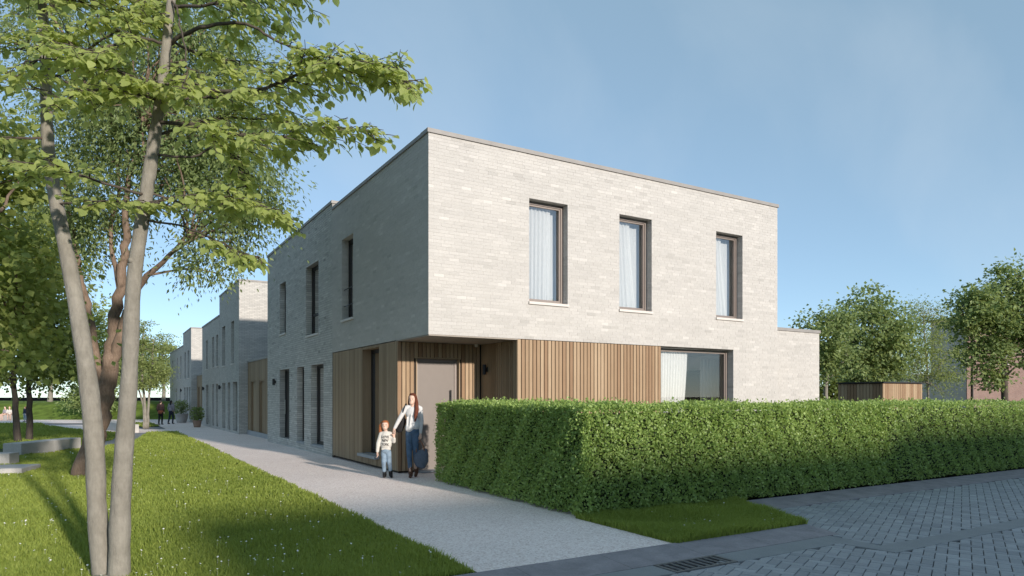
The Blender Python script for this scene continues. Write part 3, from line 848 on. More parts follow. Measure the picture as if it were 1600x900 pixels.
lawn_a = [(-2.37, -6.47), (-2.37, 0), (-2.14, 25.3), (-3.47, 25.3), (-4.2, 18.36), (-5.31, 14.41), (-7.8, 11.6), (-12, 7.2), (-20, 0), (-20, -6.47)]
walk = [(-3.47, 25.3), (-4.2, 18.36), (-5.31, 14.41), (-7.8, 11.6), (-12, 7.2), (-20, 0), (-21, 0.9), (-12.7, 8.1), (-8.5, 12.5), (-6.2, 15.3), (-5.0, 18.9), (-4.5, 24.8), (-4.5, 25.3)]
cross = [(-2.14, 25.3), (-4.5, 25.3), (-4.7, 26.0), (-6.19, 30.5), (-8.46, 40.45), (-6.4, 39.5), (-3.65, 31.0), (-3.4, 29.4), (-2.14, 29.4)]
lawn_b = [(-4.5, 25.3), (-4.5, 24.8), (-5.0, 18.9), (-6.2, 15.3), (-8.5, 12.5), (-12.7, 8.1), (-21, 0.9), (-40, 15), V2(-400, 47.5), V2(65, 47.5), (-8.46, 40.45), (-6.19, 30.5), (-4.7, 26.0)]
lawn_c = [(-2.35, 34.2), (-3.39, 33.7), (-5.9, 39.0), V2(140, 47.5), V2(235, 47.5)]
sheet("lawn", lawn_a, -0.004, M['soil'], "daisy-dotted lawn beside the pale path", "lawn")
sheet("lawn", lawn_b, -0.006, M['soil'], "far lawn beyond the concrete benches", "lawn")
sheet("lawn", lawn_c, -0.008, M['soil'], "small lawn wedge beyond the crossing path", "lawn")
sheet("footpath", [(-2.37, -6.47), (0.06, -6.47), (0.06, -4.6), (0.3, -4.6), (0.3, 0.0), (2.2, 0.0), (2.2, 1.7), (0.4, 1.7), (0.4, 62), (-2.37, 62)], 0.0, M['path'], "pale fine-gravel footpath running past the houses", "path")
sheet("side_path", walk, 0.002, M['asphalt'], "narrow grey path curving behind the benches", "path")
sheet("crossing_path", cross, 0.003, M['path'], "pale path branching off across the lawns", "path")
sheet("far_path", [V2(-500, 47), V2(300, 47), V2(300, 56.5), V2(-500, 56.5)], -0.002, M['path'], "pale path in front of the grassy bank", "path")
sheet("park_ground", [(-60, 0.5), (0.3, 0.5), (0.3, 62), (-60, 62)], -0.03, M['asphalt'], "grey paved ground under the park paths", "ground")
sheet("garden", [(0.3, -4.6), (60, -4.6), (60, 60), (12.6, 60), (12.6, 0), (0.3, 0)], -0.012, M['soil'], "garden ground behind the hedge", "garden")

# grassy bank at the end of the park
m = MB(); prof = [(55.5, -0.4), (57.0, 0.05), (59.5, 0.95), (61.5, 1.14), (74, 1.14), (80, -0.45)]
xs = list(range(-30, 31)); rows = []
lat = lambda i: -95 + i * 2.0
for d, z in prof:
    row = []
    for i in range(37):
        r = lat(i); row.append((CAMP[0] + r * CT + d * ST, CAMP[1] - r * ST + d * CT, z + (0.05 * math.sin(i * 1.7 + d) if z > 0.2 else 0)))
    rows.append(row)
for a, b in zip(rows[:-1], rows[1:]):
    for i in range(36): m.face([a[i], a[i + 1], b[i + 1], b[i]])
o = m.build("grass_bank", simple_mat("bank_turf", (0.115, 0.165, 0.030), 0.95, var=0.35, scale=1.6, spec=0.1)); tag(o, "green grass bank closing off the park", "bank", kind="structure")

# kerbs, gutter, street
def kerb(name, quads, label):
    m = MB()
    for q in quads: m.hexa(q)
    o = m.build(name, M['kerb']); return tag(o, label, "kerb", kind="structure")
def kseg(a0, a1, b1, b0, za, zb):
    """a: back edge at height za, b: front edge at height zb"""
    lo = -0.12
    return [(*a0, lo), (*a1, lo), (*b1, lo), (*b0, lo), (*a0, za), (*a1, za), (*b1, zb), (*b0, zb)]
xs = [-14 + i for i in range(16)]
segs = [kseg((x, -6.97), (x + 0.994, -6.97), (x + 0.994, -6.46), (x, -6.46), -0.022, 0.012) for x in xs if x < 1.5]
segs.append(kseg((2.0 - 0.0, -6.97), (2.06, -6.97), (2.26, -6.46), (2.0, -6.46), -0.022, 0.012))
kerb("kerb", segs, "sloped concrete kerb along the end of the path and lawn")
segs = [kseg((2.85 + i * 1.0, -5.40), (2.85 + i + 0.994, -5.40), (2.85 + i + 0.994, -4.80), (2.85 + i, -4.80), -0.022, 0.012) for i in range(22)]
kerb("kerb", segs, "concrete kerb at the foot of the long hedge")
kerb("kerb", [kseg((2.07, -6.97), (2.20, -6.97), (2.98, -4.81), (2.84, -4.81), -0.028, -0.024)], "slanting edge strip between grass corner and parking bay")

ZP = -0.03
m = MB()
m.box((-14, -7.29, -0.12), (-0.755, -6.975, ZP + 0.004)); m.box((0.075, -7.29, -0.12), (1.72, -6.975, ZP + 0.004)); m.prism([(1.722, -7.29), (1.80, -7.87), (2.0, -7.60), (2.0, -6.975), (1.722, -6.975)], -0.12, ZP + 0.0045)
m.prism([(1.80, -7.872), (24, -7.872), (24, -7.60), (2.002, -7.60)], -0.12, ZP + 0.004)
tag(m.build("gutter", M['gutter']), "smooth grey gutter strip along the kerb", "gutter", kind="structure")

street = sheet("street", [(-60, -14.5), (60, -14.5), (60, -7.305), (-60, -7.305)], ZP - 0.016, M['joint'], "blue-grey herringbone block-paved street", "street")
bay = sheet("parking_bay", [(2.02, -7.62), (60, -7.62), (60, -5.38), (2.6, -5.38)], ZP - 0.014, M['joint'], "herringbone block-paved parking bay beside the hedge", "parking bay")
sheet("pavement", [(-60, -20), (60, -20), (60, -14.5), (-60, -14.5)], 0.01, M['asphalt'], "pavement on the far side of the street", "pavement")

def paver_mesh(L, Wd, t):
    a, b = L / 2, Wd / 2; c = 0.005; h = 0.03
    V = [(-a+c, -b+c, 0), (a-c, -b+c, 0), (a-c, b-c, 0), (-a+c, b-c, 0), (-a, -b, -c), (a, -b, -c), (a, b, -c), (-a, b, -c), (-a, -b, -h), (a, -b, -h), (a, b, -h), (-a, b, -h)]
    F = [(0,1,2,3),(0,4,5,1),(1,5,6,2),(2,6,7,3),(3,7,4,0),(4,8,9,5),(5,9,10,6),(6,10,11,7),(7,11,8,4)]
    return np.array(V), np.array(F)
def herringbone(parent, inside, bbox, wd, phi, n_single, rng):
    e1 = (math.cos(phi), math.sin(phi)); e2 = (-math.sin(phi), math.cos(phi))
    x0, x1, y0, y1 = bbox; cx, cy = (x0 + x1) / 2, (y0 + y1) / 2
    R = int(math.hypot(x1 - x0, y1 - y0) / 2 / wd) + 3
    items = []
    for i in range(-R, R):
        for j in range(-R, R):
            d = (i - j) % 4
            if d == 0: a, b, rot = i + 1.0, j + 0.5, 0
            elif d == 3: a, b, rot = i + 0.5, j + 1.0, 1
            else: continue
            px_ = cx + (a * e1[0] + b * e2[0]) * wd; py_ = cy + (a * e1[1] + b * e2[1]) * wd
            if inside(px_, py_): items.append((px_, py_, rot))
    gap = 0.007
    V0, F0 = paver_mesh(2 * wd - gap, wd - gap, 0)
    vis = sorted((math.hypot(x - CAMP[0], y - CAMP[1]), (x, y, r)) for x, y, r in items if in_frame((x, y, ZP), -4))
    single = set(q[1] for q in vis[:n_single])
    meshes = []
    for k in range(9):
        me = mesh_arrays("paver", V0, F0, [0.1 + 0.1 * k] * len(F0)); me.materials.append(M['paver']); meshes.append(me)
    Vs, Ts, n = [], [], 0
    for it in items:
        x, y, r = it; an = phi + (math.pi / 2 if r else 0) + rng.gauss(0, 0.006)
        z = ZP + rng.gauss(0, 0.0012); t = min(1, max(0, rng.gauss(0.5, 0.2)))
        if it in single:
            o = bpy.data.objects.new("paver", meshes[min(8, max(0, int(t * 9)))])
            o.location = (x, y, z); o.rotation_euler = (rng.gauss(0, 0.004), rng.gauss(0, 0.004), an)
            COL.objects.link(o); par(o, parent)
        else:
            c, s = math.cos(an), math.sin(an)
            Q = V0.copy(); Q[:, 0] = V0[:, 0] * c - V0[:, 1] * s + x; Q[:, 1] = V0[:, 0] * s + V0[:, 1] * c + y; Q[:, 2] += z
            Vs.append(Q); Ts += [t] * len(F0); n += 1
    if n:
        F = (F0[None] + (np.arange(n) * len(V0))[:, None, None]).reshape(-1, 4)
        o = link_mesh("pavers", mesh_arrays("pavers", np.concatenate(Vs), F, Ts), M['paver'], parent); o["kind"] = "stuff"
PHI = math.radians(25.6)
rngp = random.Random(5)
herringbone(street, lambda x, y: (-4.5 < x < 9) and -11.2 < y < (-7.25 if x < 1.76 else -7.83) , (-4.5, 9, -11.2, -7.2), 0.105, PHI, 300, rngp)
herringbone(bay, lambda x, y: -7.63 < y < -5.37 and x < 15 and x > 2.02 + max(0, (y + 6.97)) * 0.36, (1.9, 15, -7.65, -5.3), 0.105, PHI, 300, rngp)

# gully grate
gr = thing("gully_grate", (-0.34, -7.15, ZP), "dark cast-iron drain grate set in the gutter by the path end", "drain grate")
m = MB(); zt = ZP + 0.012
m.box((-0.75, -7.30, ZP - 0.02), (0.07, -7.268, zt)); m.box((-0.75, -7.012, ZP - 0.02), (0.07, -6.98, zt)); m.box((-0.75, -7.267, ZP - 0.02), (-0.715, -7.013, zt)); m.box((0.035, -7.267, ZP - 0.02), (0.07, -7.013, zt))
m.build("frame", M['iron'], gr)
m = MB(); m.box((-0.75, -7.30, -0.45), (0.07, -7.27, ZP - 0.022)); m.box((-0.75, -7.01, -0.45), (0.07, -6.98, ZP - 0.022)); m.box((-0.75, -7.268, -0.45), (-0.72, -7.012, ZP - 0.022)); m.box((0.04, -7.268, -0.45), (0.07, -7.012, ZP - 0.022)); m.box((-0.719, -7.268, -0.45), (0.039, -7.012, -0.43))
m.build("shaft", M['iron'], gr)
for i in range(8):
    x = -0.66 + i * 0.09
    m = MB(); m.hexa([(x, -7.266, zt - 0.010), (x + 0.028, -7.266, zt - 0.010), (x + 0.028, -7.014, zt - 0.010), (x, -7.014, zt - 0.010), (x + 0.004, -7.266, zt - 0.001), (x + 0.024, -7.266, zt - 0.001), (x + 0.024, -7.014, zt - 0.001), (x + 0.004, -7.014, zt - 0.001)])
    m.build("bar", M['iron'], gr)

# ------------------------------------------------------------------ benches
def bench_block(name, p0, p1, wdt, h, z0, label, cat="bench", n=2):
    a = Vector((*p0, 0)); b = Vector((*p1, 0)); d = (b - a).normalized(); nn = Vector((-d.y, d.x, 0))
    z0 += gz(a.y); root = thing(name, (a.x, a.y, z0), label, cat)
    L = (b - a).length
    for k in range(n):
        s0 = a + d * (L * k / n + 0.004); s1 = a + d * (L * (k + 1) / n - 0.004)
        m = MB(); c = 0.015
        for (zz0, zz1, i) in ((z0, z0 + h - c, 0.0), (z0 + h - c, z0 + h, c)):
            q = [s0, s1, s1 + nn * wdt, s0 + nn * wdt]
            t_ = [s0 + (d + nn) * i, s1 + (-d + nn) * i, s1 + (-d - nn) * i + nn * wdt, s0 + (d - nn) * i + nn * wdt]
            m.hexa([(v.x, v.y, zz0) for v in q] + [(v.x, v.y, zz1) for v in t_])
        m.build("block", M['bench'], root)
    return root
bench_block("concrete_bench", (-7.25, 11.40), (-5.90, 13.78), 0.5, 0.36, 0.0, "long pale concrete bench on the lawn beside the thin twin trees", n=1)
bench_block("concrete_bench", (-8.6, 8.55), (-7.2, 8.11), 0.5, 0.30, 0.0, "concrete seat block standing behind the low step at the lawn edge")
bench_block("concrete_step", (-8.6, 6.2), (-6.76, 5.69), 1.0, 0.13, 0.0, "low broad concrete step in front of the seat block", "step")
bench_block("concrete_bench", (-3.81, 25.55), (-5.2, 34.0), 0.5, 0.40, 0.0, "shaded concrete bench by the crossing path", n=3)
bench_block("concrete_bench", tuple(V2(-30, 54.5)), tuple(V2(18, 54)), 0.6, 0.45, 0.0, "far concrete bench where two people sit")

# ------------------------------------------------------------------ leaf and blade scattering
HEART_V = np.array([(0, 0, 0), (0.26, 0.03, 0.05), (0.47, 0.30, 0.10), (0.36, 0.68, 0.07), (0, 1.08, -0.06), (0, 0.5, 0.0), (-0.36, 0.68, 0.07), (-0.47, 0.30, 0.10), (-0.26, 0.03, 0.05)])
HEART_F = np.array([(0, 1, 2, 5), (5, 2, 3, 4), (0, 5, 7, 8), (5, 4, 6, 7)])
OVAL_V = np.array([(0, 0, 0), (0.27, 0.42, 0.08), (0, 1.0, -0.04), (-0.27, 0.42, 0.08)])
OVAL_F = np.array([(0, 1, 2), (0, 2, 3)])

def scatter(name, TV, TF, pos, tip, nrm, size, tint):
    pos = np.asarray(pos); tip = np.asarray(tip); nrm = np.asarray(nrm)
    tip = tip / (np.linalg.norm(tip, axis=1, keepdims=True) + 1e-9)
    side = np.cross(tip, nrm); side /= (np.linalg.norm(side, axis=1, keepdims=True) + 1e-9)
    nr = np.cross(side, tip)
    s = np.asarray(size)[:, None, None]
    Vv = pos[:, None, :] + s * (TV[None, :, 0:1] * side[:, None, :] + TV[None, :, 1:2] * tip[:, None, :] + TV[None, :, 2:3] * nr[:, None, :])
    n = len(pos); k = len(TV)
    F = (TF[None] + (np.arange(n) * k)[:, None, None]).reshape(-1, TF.shape[1])
    return mesh_arrays(name, Vv.reshape(-1, 3), F, np.repeat(np.asarray(tint), len(TF)), True)

# ------------------------------------------------------------------ hedge
rs = np.random.RandomState(3)
hedge = thing("clipped_hedge", (0.6, -4.4, 0), "dense clipped green hedge wrapping the corner garden", "hedge")
m = MB(); m.prism([(0.26, -0.20), (0.26, -4.60), (30, -4.60), (30, -4.05), (0.82, -4.05), (0.82, -0.20)], 0.02, 1.36); m.build("dark_core", M['hedgecore'], hedge)  # solid dark block added behind the leaves to stop light passing through
def hs(n, fn):
    return fn(rs.rand(n), rs.rand(n))
HT = 1.475
lp, ln = [], []
def surf(n, org, du, dv, nv):
    a, b = rs.rand(n), rs.rand(n)
    p = np.array(org)[None] + a[:, None] * np.array(du)[None] + b[:, None] * np.array(dv)[None]
    wob = 0.022 * np.sin(p[:, 0] * 3.1 + p[:, 2] * 4.0 + 2 * np.sin(p[:, 0] * 0.83) + 1.3 * np.sin(p[:, 2] * 3)) + 0.022 * np.sin(p[:, 1] * 6.3 + p[:, 2] * 3.1) + 0.018 * np.sin(p[:, 0] * 13 + p[:, 1] * 11 + p[:, 2] * 9)
    dep = wob - np.abs(rs.normal(0, 0.045, n)) + (rs.rand(n) < 0.10) * rs.rand(n) * 0.075
    p += dep[:, None] * np.array(nv)[None]
    lp.append(p); ln.append(np.repeat(np.array(nv, dtype=float)[None], n, 0))
surf(26000, (0.13, -4.72, 0.03), (0, 4.66, 0), (0, 0, HT - 0.03), (-1, 0, 0))
surf(4500, (0.13, -0.07, 0.03), (0.82, 0, 0), (0, 0, HT - 0.03), (0, 1, 0))
surf(34000, (0.13, -4.73, 0.03), (7.0, 0, 0), (0, 0, HT - 0.03), (0, -1, 0))
surf(22000, (7.13, -4.73, 0.03), (8.0, 0, 0), (0, 0, HT - 0.03), (0, -1, 0))
surf(8000, (15.13, -4.73, 0.03), (15.0, 0, 0), (0, 0, HT - 0.03), (0, -1, 0))
surf(9000, (0.13, -4.72, HT), (0.82, 0, 0), (0, 4.66, 0), (0, 0, 1))
surf(12000, (0.9, -4.73, HT), (9, 0, 0), (0, 0.75, 0), (0, 0, 1))
surf(9000, (9.9, -4.73, HT), (20, 0, 0), (0, 0.75, 0), (0, 0, 1))
surf(4000, (0.95, -3.95, 0.03), (28, 0, 0), (0, 0, HT - 0.03), (0, 1, 0))
hp = np.concatenate(lp); hn = np.concatenate(ln); n = len(hp)
nr = hn * 0.9 + rs.normal(0, 0.55, (n, 3)) + np.array((0, 0, 0.25)); tp = hn * 0.6 + rs.normal(0, 0.7, (n, 3)) + np.array((0, 0, 0.25))
tint = np.clip(0.42 + 0.22 * rs.normal(size=n) + 0.07 * np.sin(hp[:, 0] * 1.3 + hp[:, 1] * 2.1 + 2 * np.sin(hp[:, 2] * 2 + hp[:, 0] * 0.7)) + 0.07 * np.sin(hp[:, 0] * 4.1 - hp[:, 2] * 5.0 + hp[:, 1] * 3.7 + 1.5 * np.sin(hp[:, 0] * 1.9)), 0, 1)
link_mesh("foliage", scatter("foliage", OVAL_V * np.array((1.25, 1, 1)), OVAL_F, hp, tp, nr, rs.uniform(0.032, 0.056, n), tint), M['hedgeleaf'], hedge)["kind"] = "stuff"

# ------------------------------------------------------------------ grass
def inpoly(px_, py_, poly):
    c = np.zeros(len(px_), bool); j = len(poly) - 1
    for i in range(len(poly)):
        xi, yi = poly[i]; xj, yj = poly[j]
        hit = ((yi > py_) != (yj > py_)) & (px_ < (xj - xi) * (py_ - yi) / (yj - yi + 1e-12) + xi)
        c ^= hit; j = i
    return c
patch = [(0.07, -6.46), (2.22, -6.46), (2.86, -4.83), (0.07, -4.6)]
sheet("grass_corner", patch, 0.004, M['soil'], "triangular grass corner between hedge and kerb", "lawn")
lawn_edge = [(-2.40, -6.42)] + lawn_a[1:-1] + [(-20, -6.42)]

def blade_field(name, n, d0, d1, x0, x1, polys, hgt, label, parent=None):
    d = np.exp(rs.uniform(math.log(d0), math.log(d1), n)); x = rs.uniform(x0, x1, n)
    r = (x - 800) / FPX * d
    gx = CAMP[0] + r * CT + d * ST; gy = CAMP[1] - r * ST + d * CT
    keep = np.zeros(n, bool)
    for p in polys: keep |= inpoly(gx, gy, p)
    gx, gy, d = gx[keep], gy[keep], d[keep]; n = len(gx)
    clump = 0.75 + 0.25 * np.sin(gx * 3.1 + 1.3 * np.sin(gy * 2.3)) * np.sin(gy * 2.7 + 1.1 * np.sin(gx * 1.9))
    h = hgt * rs.uniform(0.5, 1.15, n) * clump
    w = np.maximum(0.0035, 0.0007 * d) * rs.uniform(0.8, 1.4, n)
    an = rs.uniform(0, 2 * math.pi, n); ln_ = rs.uniform(0.1, 0.75, n) * h
    la = rs.uniform(0, 2 * math.pi, n)
    base = np.stack([gx, gy, -0.005 * np.maximum(0, gy)], 1); side = np.stack([np.cos(an), np.sin(an), np.zeros(n)], 1) * w[:, None]
    lean = np.stack([np.cos(la) * ln_, np.sin(la) * ln_, np.zeros(n)], 1); up = np.stack([np.zeros(n), np.zeros(n), h], 1)
    a = base - side; b = base + side; mid = base + lean * 0.35 + up * 0.6; c1 = mid - side * 0.7; c2 = mid + side * 0.7; top = base + lean + up
    V = np.stack([a, b, c2, c1, top], 1).reshape(-1, 3)
    o5 = (np.arange(n) * 5)[:, None]
    F = np.concatenate([np.stack([o5[:, 0] + k for k in q], 1) for q in ((0, 1, 2), (0, 2, 3), (3, 2, 4))])
    pat = 0.5 + 0.5 * np.sin(gx * 0.9 + np.sin(gy * 0.7) * 1.5) * np.sin(gy * 0.55 + 1.0)
    pat2 = 0.5 + 0.5 * np.sin(gx * 2.3 + 2.2 * np.sin(gy * 1.1)) * np.sin(gy * 1.9 + 1.7 * np.sin(gx * 1.4))
    t = np.clip(rs.normal(0.26, 0.2, n) + 0.28 * pat + 0.16 * pat2, 0, 1)
    o = link_mesh(name, mesh_arrays(name, V, F, np.concatenate([t, t, t])), M['blade'], parent)
    return tag(o, label, "grass", kind="stuff")
blade_field("grass", 330000, 4.7, 24, -150, 760, [lawn_edge], 0.085, "green blades of the near lawn with small daisies among them")
blade_field("grass", 60000, 22, 48, -150, 420, [lawn_a, lawn_b, lawn_c], 0.11, "short grass on the far lawns")
blade_field("grass", 260000, 5.8, 10.5, 900, 1300, [[(0.04, -6.49), (2.26, -6.49), (2.92, -4.80), (0.04, -4.6)]], 0.125, "dark green grass blades on the shaded corner by the kerb")
# daisies
nd = 330
d = np.exp(rs.uniform(math.log(4.8), math.log(22), nd * 3)); x = rs.uniform(-100, 740, nd * 3); r = (x - 800) / FPX * d
gx = CAMP[0] + r * CT + d * ST; gy = CAMP[1] - r * ST + d * CT
k = inpoly(gx, gy, lawn_edge) & (rs.rand(nd * 3) < 0.55 + 0.45 * np.sin(gx * 1.1) * np.sin(gy * 0.9)); gx, gy, d = gx[k], gy[k], d[k]
pg = np.array([(0.0, -4.0)])
ex = np.stack([rs.uniform(0.3, 2.4, 22), rs.uniform(-6.3, -4.95, 22)], 1); ex = ex[inpoly(ex[:, 0], ex[:, 1], patch)]
gx = np.concatenate([gx, ex[:, 0]]); gy = np.concatenate([gy, ex[:, 1]]); d = np.concatenate([d, np.full(len(ex), 8.0)])
m = MB()
for a, b, dd in zip(gx, gy, d):
    z = random.Random(int(a * 1e5)).uniform(0.06, 0.10) + gz(b); s = 0.007 + 0.0006 * dd; tx, ty = rng.gauss(0, 0.25), rng.gauss(-0.15, 0.25)
    ring = []
    for q in range(10):
        an = q * math.pi / 5; rr = s * (1.0 if q % 2 == 0 else 0.62)
        px_, py_ = rr * math.cos(an), rr * math.sin(an); ring.append((a + px_, b + py_, z - px_ * tx - py_ * ty))
    for q in range(10): m.face([(a, b, z + 0.003), ring[q], ring[(q + 1) % 10]])
    m.face([(a - 0.0012, b, gz(b)), (a + 0.0012, b, gz(b)), (a, b, z)])
tag(m.build("daisies", M['petal']), "small white daisies scattered through the grass", "flowers", kind="stuff")

# ================================================================== trees
def limb(mb, pts, r0, r1, sides=8, wob=0.0, rng_=None, n=4):
    P = smooth_path(pts, n); k = len(P)
    if wob and rng_:
        P = [p + Vector((rng_.gauss(0, wob), rng_.gauss(0, wob), rng_.gauss(0, wob * 0.5))) if 0 < i < k - 1 else p for i, p in enumerate(P)]
    mb.tube(P, [r0 + (r1 - r0) * i / (k - 1) for i in range(k)], sides)
    return P

# ---- the twin-stemmed tree in the foreground
rt = random.Random(77)
fg = thing("twin_stemmed_tree", (-5.24, -4.97, 0), "smooth grey twin-stemmed tree rising from the near lawn with large heart-shaped leaves", "tree")
tm = MB()
DT = 6.0
def trunk(pts, widths):
    P = smooth_path([W(*p) for p in pts], 5); n = len(P); k = len(widths) - 1
    R = []
    for i in range(n):
        t = i / (n - 1) * k; a = min(k - 1, int(t)); R.append((widths[a] + (widths[a + 1] - widths[a]) * (t - a)) * (1 + 0.035 * math.sin(i * 1.9) + rt.gauss(0, 0.012)))
    tm.tube(P, R, 14)
    return P
px2m = DT / FPX / 2
left_stem = trunk([(163, 925, 6.0), (152, 800, 6.0), (148, 700, 6.02), (137, 590, 6.05), (113, 440, 6.1), (86, 307, 6.15), (75, 225, 6.2), (71, 120, 6.25), (64, -40, 6.3), (44, -260, 6.4)], [v * px2m for v in (32, 28, 28, 27, 23, 20, 18, 16, 13, 8)])
right_stem = trunk([(186, 925, 5.95), (188, 800, 5.95), (194, 700, 5.93), (202, 590, 5.9), (209, 440, 5.87), (228, 307, 5.85), (240, 225, 5.82), (255, 120, 5.8), (271, -30, 5.76), (300, -260, 5.7)], [v * px2m for v in (33, 30, 27, 24, 21, 20, 18, 15, 12, 8)])
tm.tube([(-5.24, -4.97, -0.05), (-5.235, -4.965, 0.05)], [0.19, 0.13], 16)
lp, lt, ln, ls = [], [], [], []
shown = []
def leaves_along(P, start, spacing, size, rr, droop=0.25):
    """leaves set alternately along a twig, blades near horizontal and drooping a little"""
    acc = 0; side = 1
    for i in range(1, len(P)):
        seg = P[i] - P[i - 1]; L = seg.length
        if L < 1e-6: continue
        dr = seg / L; s = 0
        while acc + (L - s) >= spacing:
            s += spacing - acc; acc = 0
            if (i - 1 + s / L) / (len(P) - 1) < start: side = -side; continue
            p = P[i - 1] + dr * s
            lat_ = Vector((-dr.y, dr.x, 0)) * side
            tip = dr * rr.uniform(0.3, 0.9) + lat_ * rr.uniform(0.5, 1.1) + Vector((0, 0, -rr.uniform(0.2, 1.3) * (0.5 + droop)))
            up = Vector((rr.gauss(0.05, 0.5), rr.gauss(-0.70, 0.5), 1)) + lat_ * rr.uniform(-0.1, 0.4)
            sz = size * rr.uniform(0.65, 1.2)
            lp.append(p + lat_ * 0.02 - Vector((0, 0, 0.015))); lt.append(tip); ln.append(up); ls.append(sz)
            side = -side
        acc += L - s
bm = MB()
def bough(pts, r0, twig_len, density, size=0.065, start=0.25, seed=0, spread=1.0, droop=0.12):
    rr = random.Random(seed)
    P = limb(bm, [W(*p) for p in pts], r0 * 0.62, 0.004, 7, 0.006, rr, 5)
    n = len(P); L = sum((P[i + 1] - P[i]).length for i in range(n - 1))
    leaves_along(P, start + 0.15, 0.05, size, rr)
    k = int(L * density * 1.5)
    for q in range(k):
        t = start + (1 - start) * (q + rr.random()) / k
        i = min(n - 2, int(t * (n - 1))); p = P[i] + (P[i + 1] - P[i]) * (t * (n - 1) - i)
        d = (P[i + 1] - P[i]).normalized(); sd = 1 if q % 2 else -1
        lat_ = Vector((-d.y, d.x, 0)); lat_ = lat_.normalized() * sd if lat_.length > 0.05 else Vector((sd, 0, 0))
        an = rr.uniform(0.6, 1.25); l = twig_len * rr.uniform(0.5, 1.1) * (1.15 - 0.7 * t)
        dr = (d * math.cos(an) + lat_ * math.sin(an) * spread + Vector((0, 0, rr.gauss(0.05, 0.26)))).normalized()
        pts2 = [p]
        for s in range(1, 6):
            f = s / 5
            pts2.append(p + dr * l * f + Vector((rr.gauss(0, 0.012), rr.gauss(0, 0.012), -droop * l * f * f * 1.6)))
        bm.tube(pts2, [0.006, 0.005, 0.004, 0.003, 0.0025, 0.002], 4)
        leaves_along(pts2, 0.12, 0.042, size, rr)
        for w_ in range(2):
            j = rr.choice((2, 3)); dr2 = (dr + lat_.cross(Vector((0, 0, 1))) * rr.choice((-0.8, 0.8)) + Vector((0, 0, rr.gauss(0, 0.15)))).normalized(); l2 = l * rr.uniform(0.3, 0.55)
            p3 = [pts2[j] + dr2 * l2 * s / 3 + Vector((0, 0, -droop * l2 * (s / 3) ** 2)) for s in range(4)]
            bm.tube(p3, [0.004, 0.003, 0.0025, 0.002], 4)
            leaves_along(p3, 0.1, 0.04, size, rr)
# right-hand boughs, as layered sprays reaching over the path
bough([(262, 70, 5.8), (300, 48, 5.7), (340, 38, 5.6), (385, 37, 5.5), (430, 62, 5.45), (480, 82, 5.4), (560, 96, 5.35), (630, 104, 5.3)], 0.030, 0.42, 11, seed=1, start=0.62)
bough([(256, 120, 5.8), (320, 140, 5.65), (400, 140, 5.5), (480, 112, 5.4), (550, 100, 5.3), (605, 112, 5.25), (638, 130, 5.2)], 0.028, 0.50, 13, seed=2, start=0.3, droop=0.14)
bough([(250, 160, 5.82), (300, 152, 5.9), (360, 150, 6.0), (440, 130, 6.1), (520, 112, 6.15), (580, 110, 6.2)], 0.026, 0.55, 13, seed=3, start=0.25)
bough([(246, 190, 5.82), (300, 196, 5.6), (360, 210, 5.45), (430, 215, 5.3), (510, 198, 5.2), (580, 206, 5.15)], 0.028, 0.48, 13, seed=4, start=0.25, droop=0.14)
bough([(240, 215, 5.83), (310, 190, 6.1), (380, 185, 6.3), (450, 190, 6.4), (520, 205, 6.5)], 0.024, 0.5, 12, seed=5, start=0.2)
bough([(230, 318, 5.85), (290, 306, 5.7), (350, 308, 5.6), (400, 318, 5.5), (440, 336, 5.45)], 0.022, 0.36, 14, seed=6, start=0.25, droop=0.1)
bough([(232, 300, 5.85), (300, 322, 6.05), (360, 330, 6.2), (420, 332, 6.3), (455, 350, 6.3)], 0.018, 0.40, 13, seed=7, start=0.25)
bough([(238, 240, 5.83), (300, 245, 5.75), (350, 225, 5.7), (372, 262, 5.65), (385, 292, 5.6)], 0.018, 0.30, 10, seed=8, start=0.4)
bough([(228, 345, 5.86), (280, 352, 5.8), (330, 372, 5.75), (378, 395, 5.7), (405, 402, 5.65)], 0.016, 0.26, 10, seed=9, start=0.45, droop=0.35)
# boughs to the left and through the crown
bough([(232, 305, 5.85), (180, 292, 5.6), (120, 272, 5.4), (60, 256, 5.25), (-60, 246, 5.1)], 0.022, 0.45, 8, seed=10, start=0.35)
bough([(88, 320, 6.14), (140, 314, 6.0), (215, 316, 5.75), (262, 320, 5.6)], 0.016, 0.34, 9, seed=11, start=0.3)
bough([(74, 216, 6.19), (20, 216, 6.0), (-60, 222, 5.9)], 0.022, 0.4, 8, seed=12, start=0.35)
bough([(71, 95, 6.25), (30, 70, 6.0), (-20, 52, 5.8), (-90, 50, 5.7)], 0.024, 0.55, 13, seed=13, start=0.15)
bough([(72, 130, 6.24), (110, 105, 6.1), (160, 60, 5.9), (210, 40, 5.8), (250, 20, 5.7)], 0.024, 0.55, 14, seed=14, start=0.2)
bough([(71, 80, 6.25), (120, 78, 6.0), (170, 105, 5.75), (230, 130, 5.6), (300, 128, 5.5)], 0.024, 0.6, 14, seed=15, start=0.15)
bough([(72, 150, 6.22), (40, 128, 5.9), (0, 110, 5.6), (-50, 105, 5.3)], 0.02, 0.5, 12, seed=16, start=0.15)
bough([(260, 70, 5.8), (220, 60, 5.6), (170, 72, 5.4), (110, 90, 5.2), (40, 95, 5.0)], 0.024, 0.55, 13, seed=17, start=0.2)
bough([(268, 10, 5.78), (330, 8, 5.6), (400, -6, 5.5), (450, -10, 5.4), (500, -20, 5.4)], 0.024, 0.5, 12, seed=18, start=0.2)
bough([(66, 20, 6.28), (110, 0, 6.1), (170, -10, 5.9), (230, 0, 5.8)], 0.024, 0.6, 13, seed=19, start=0.15)
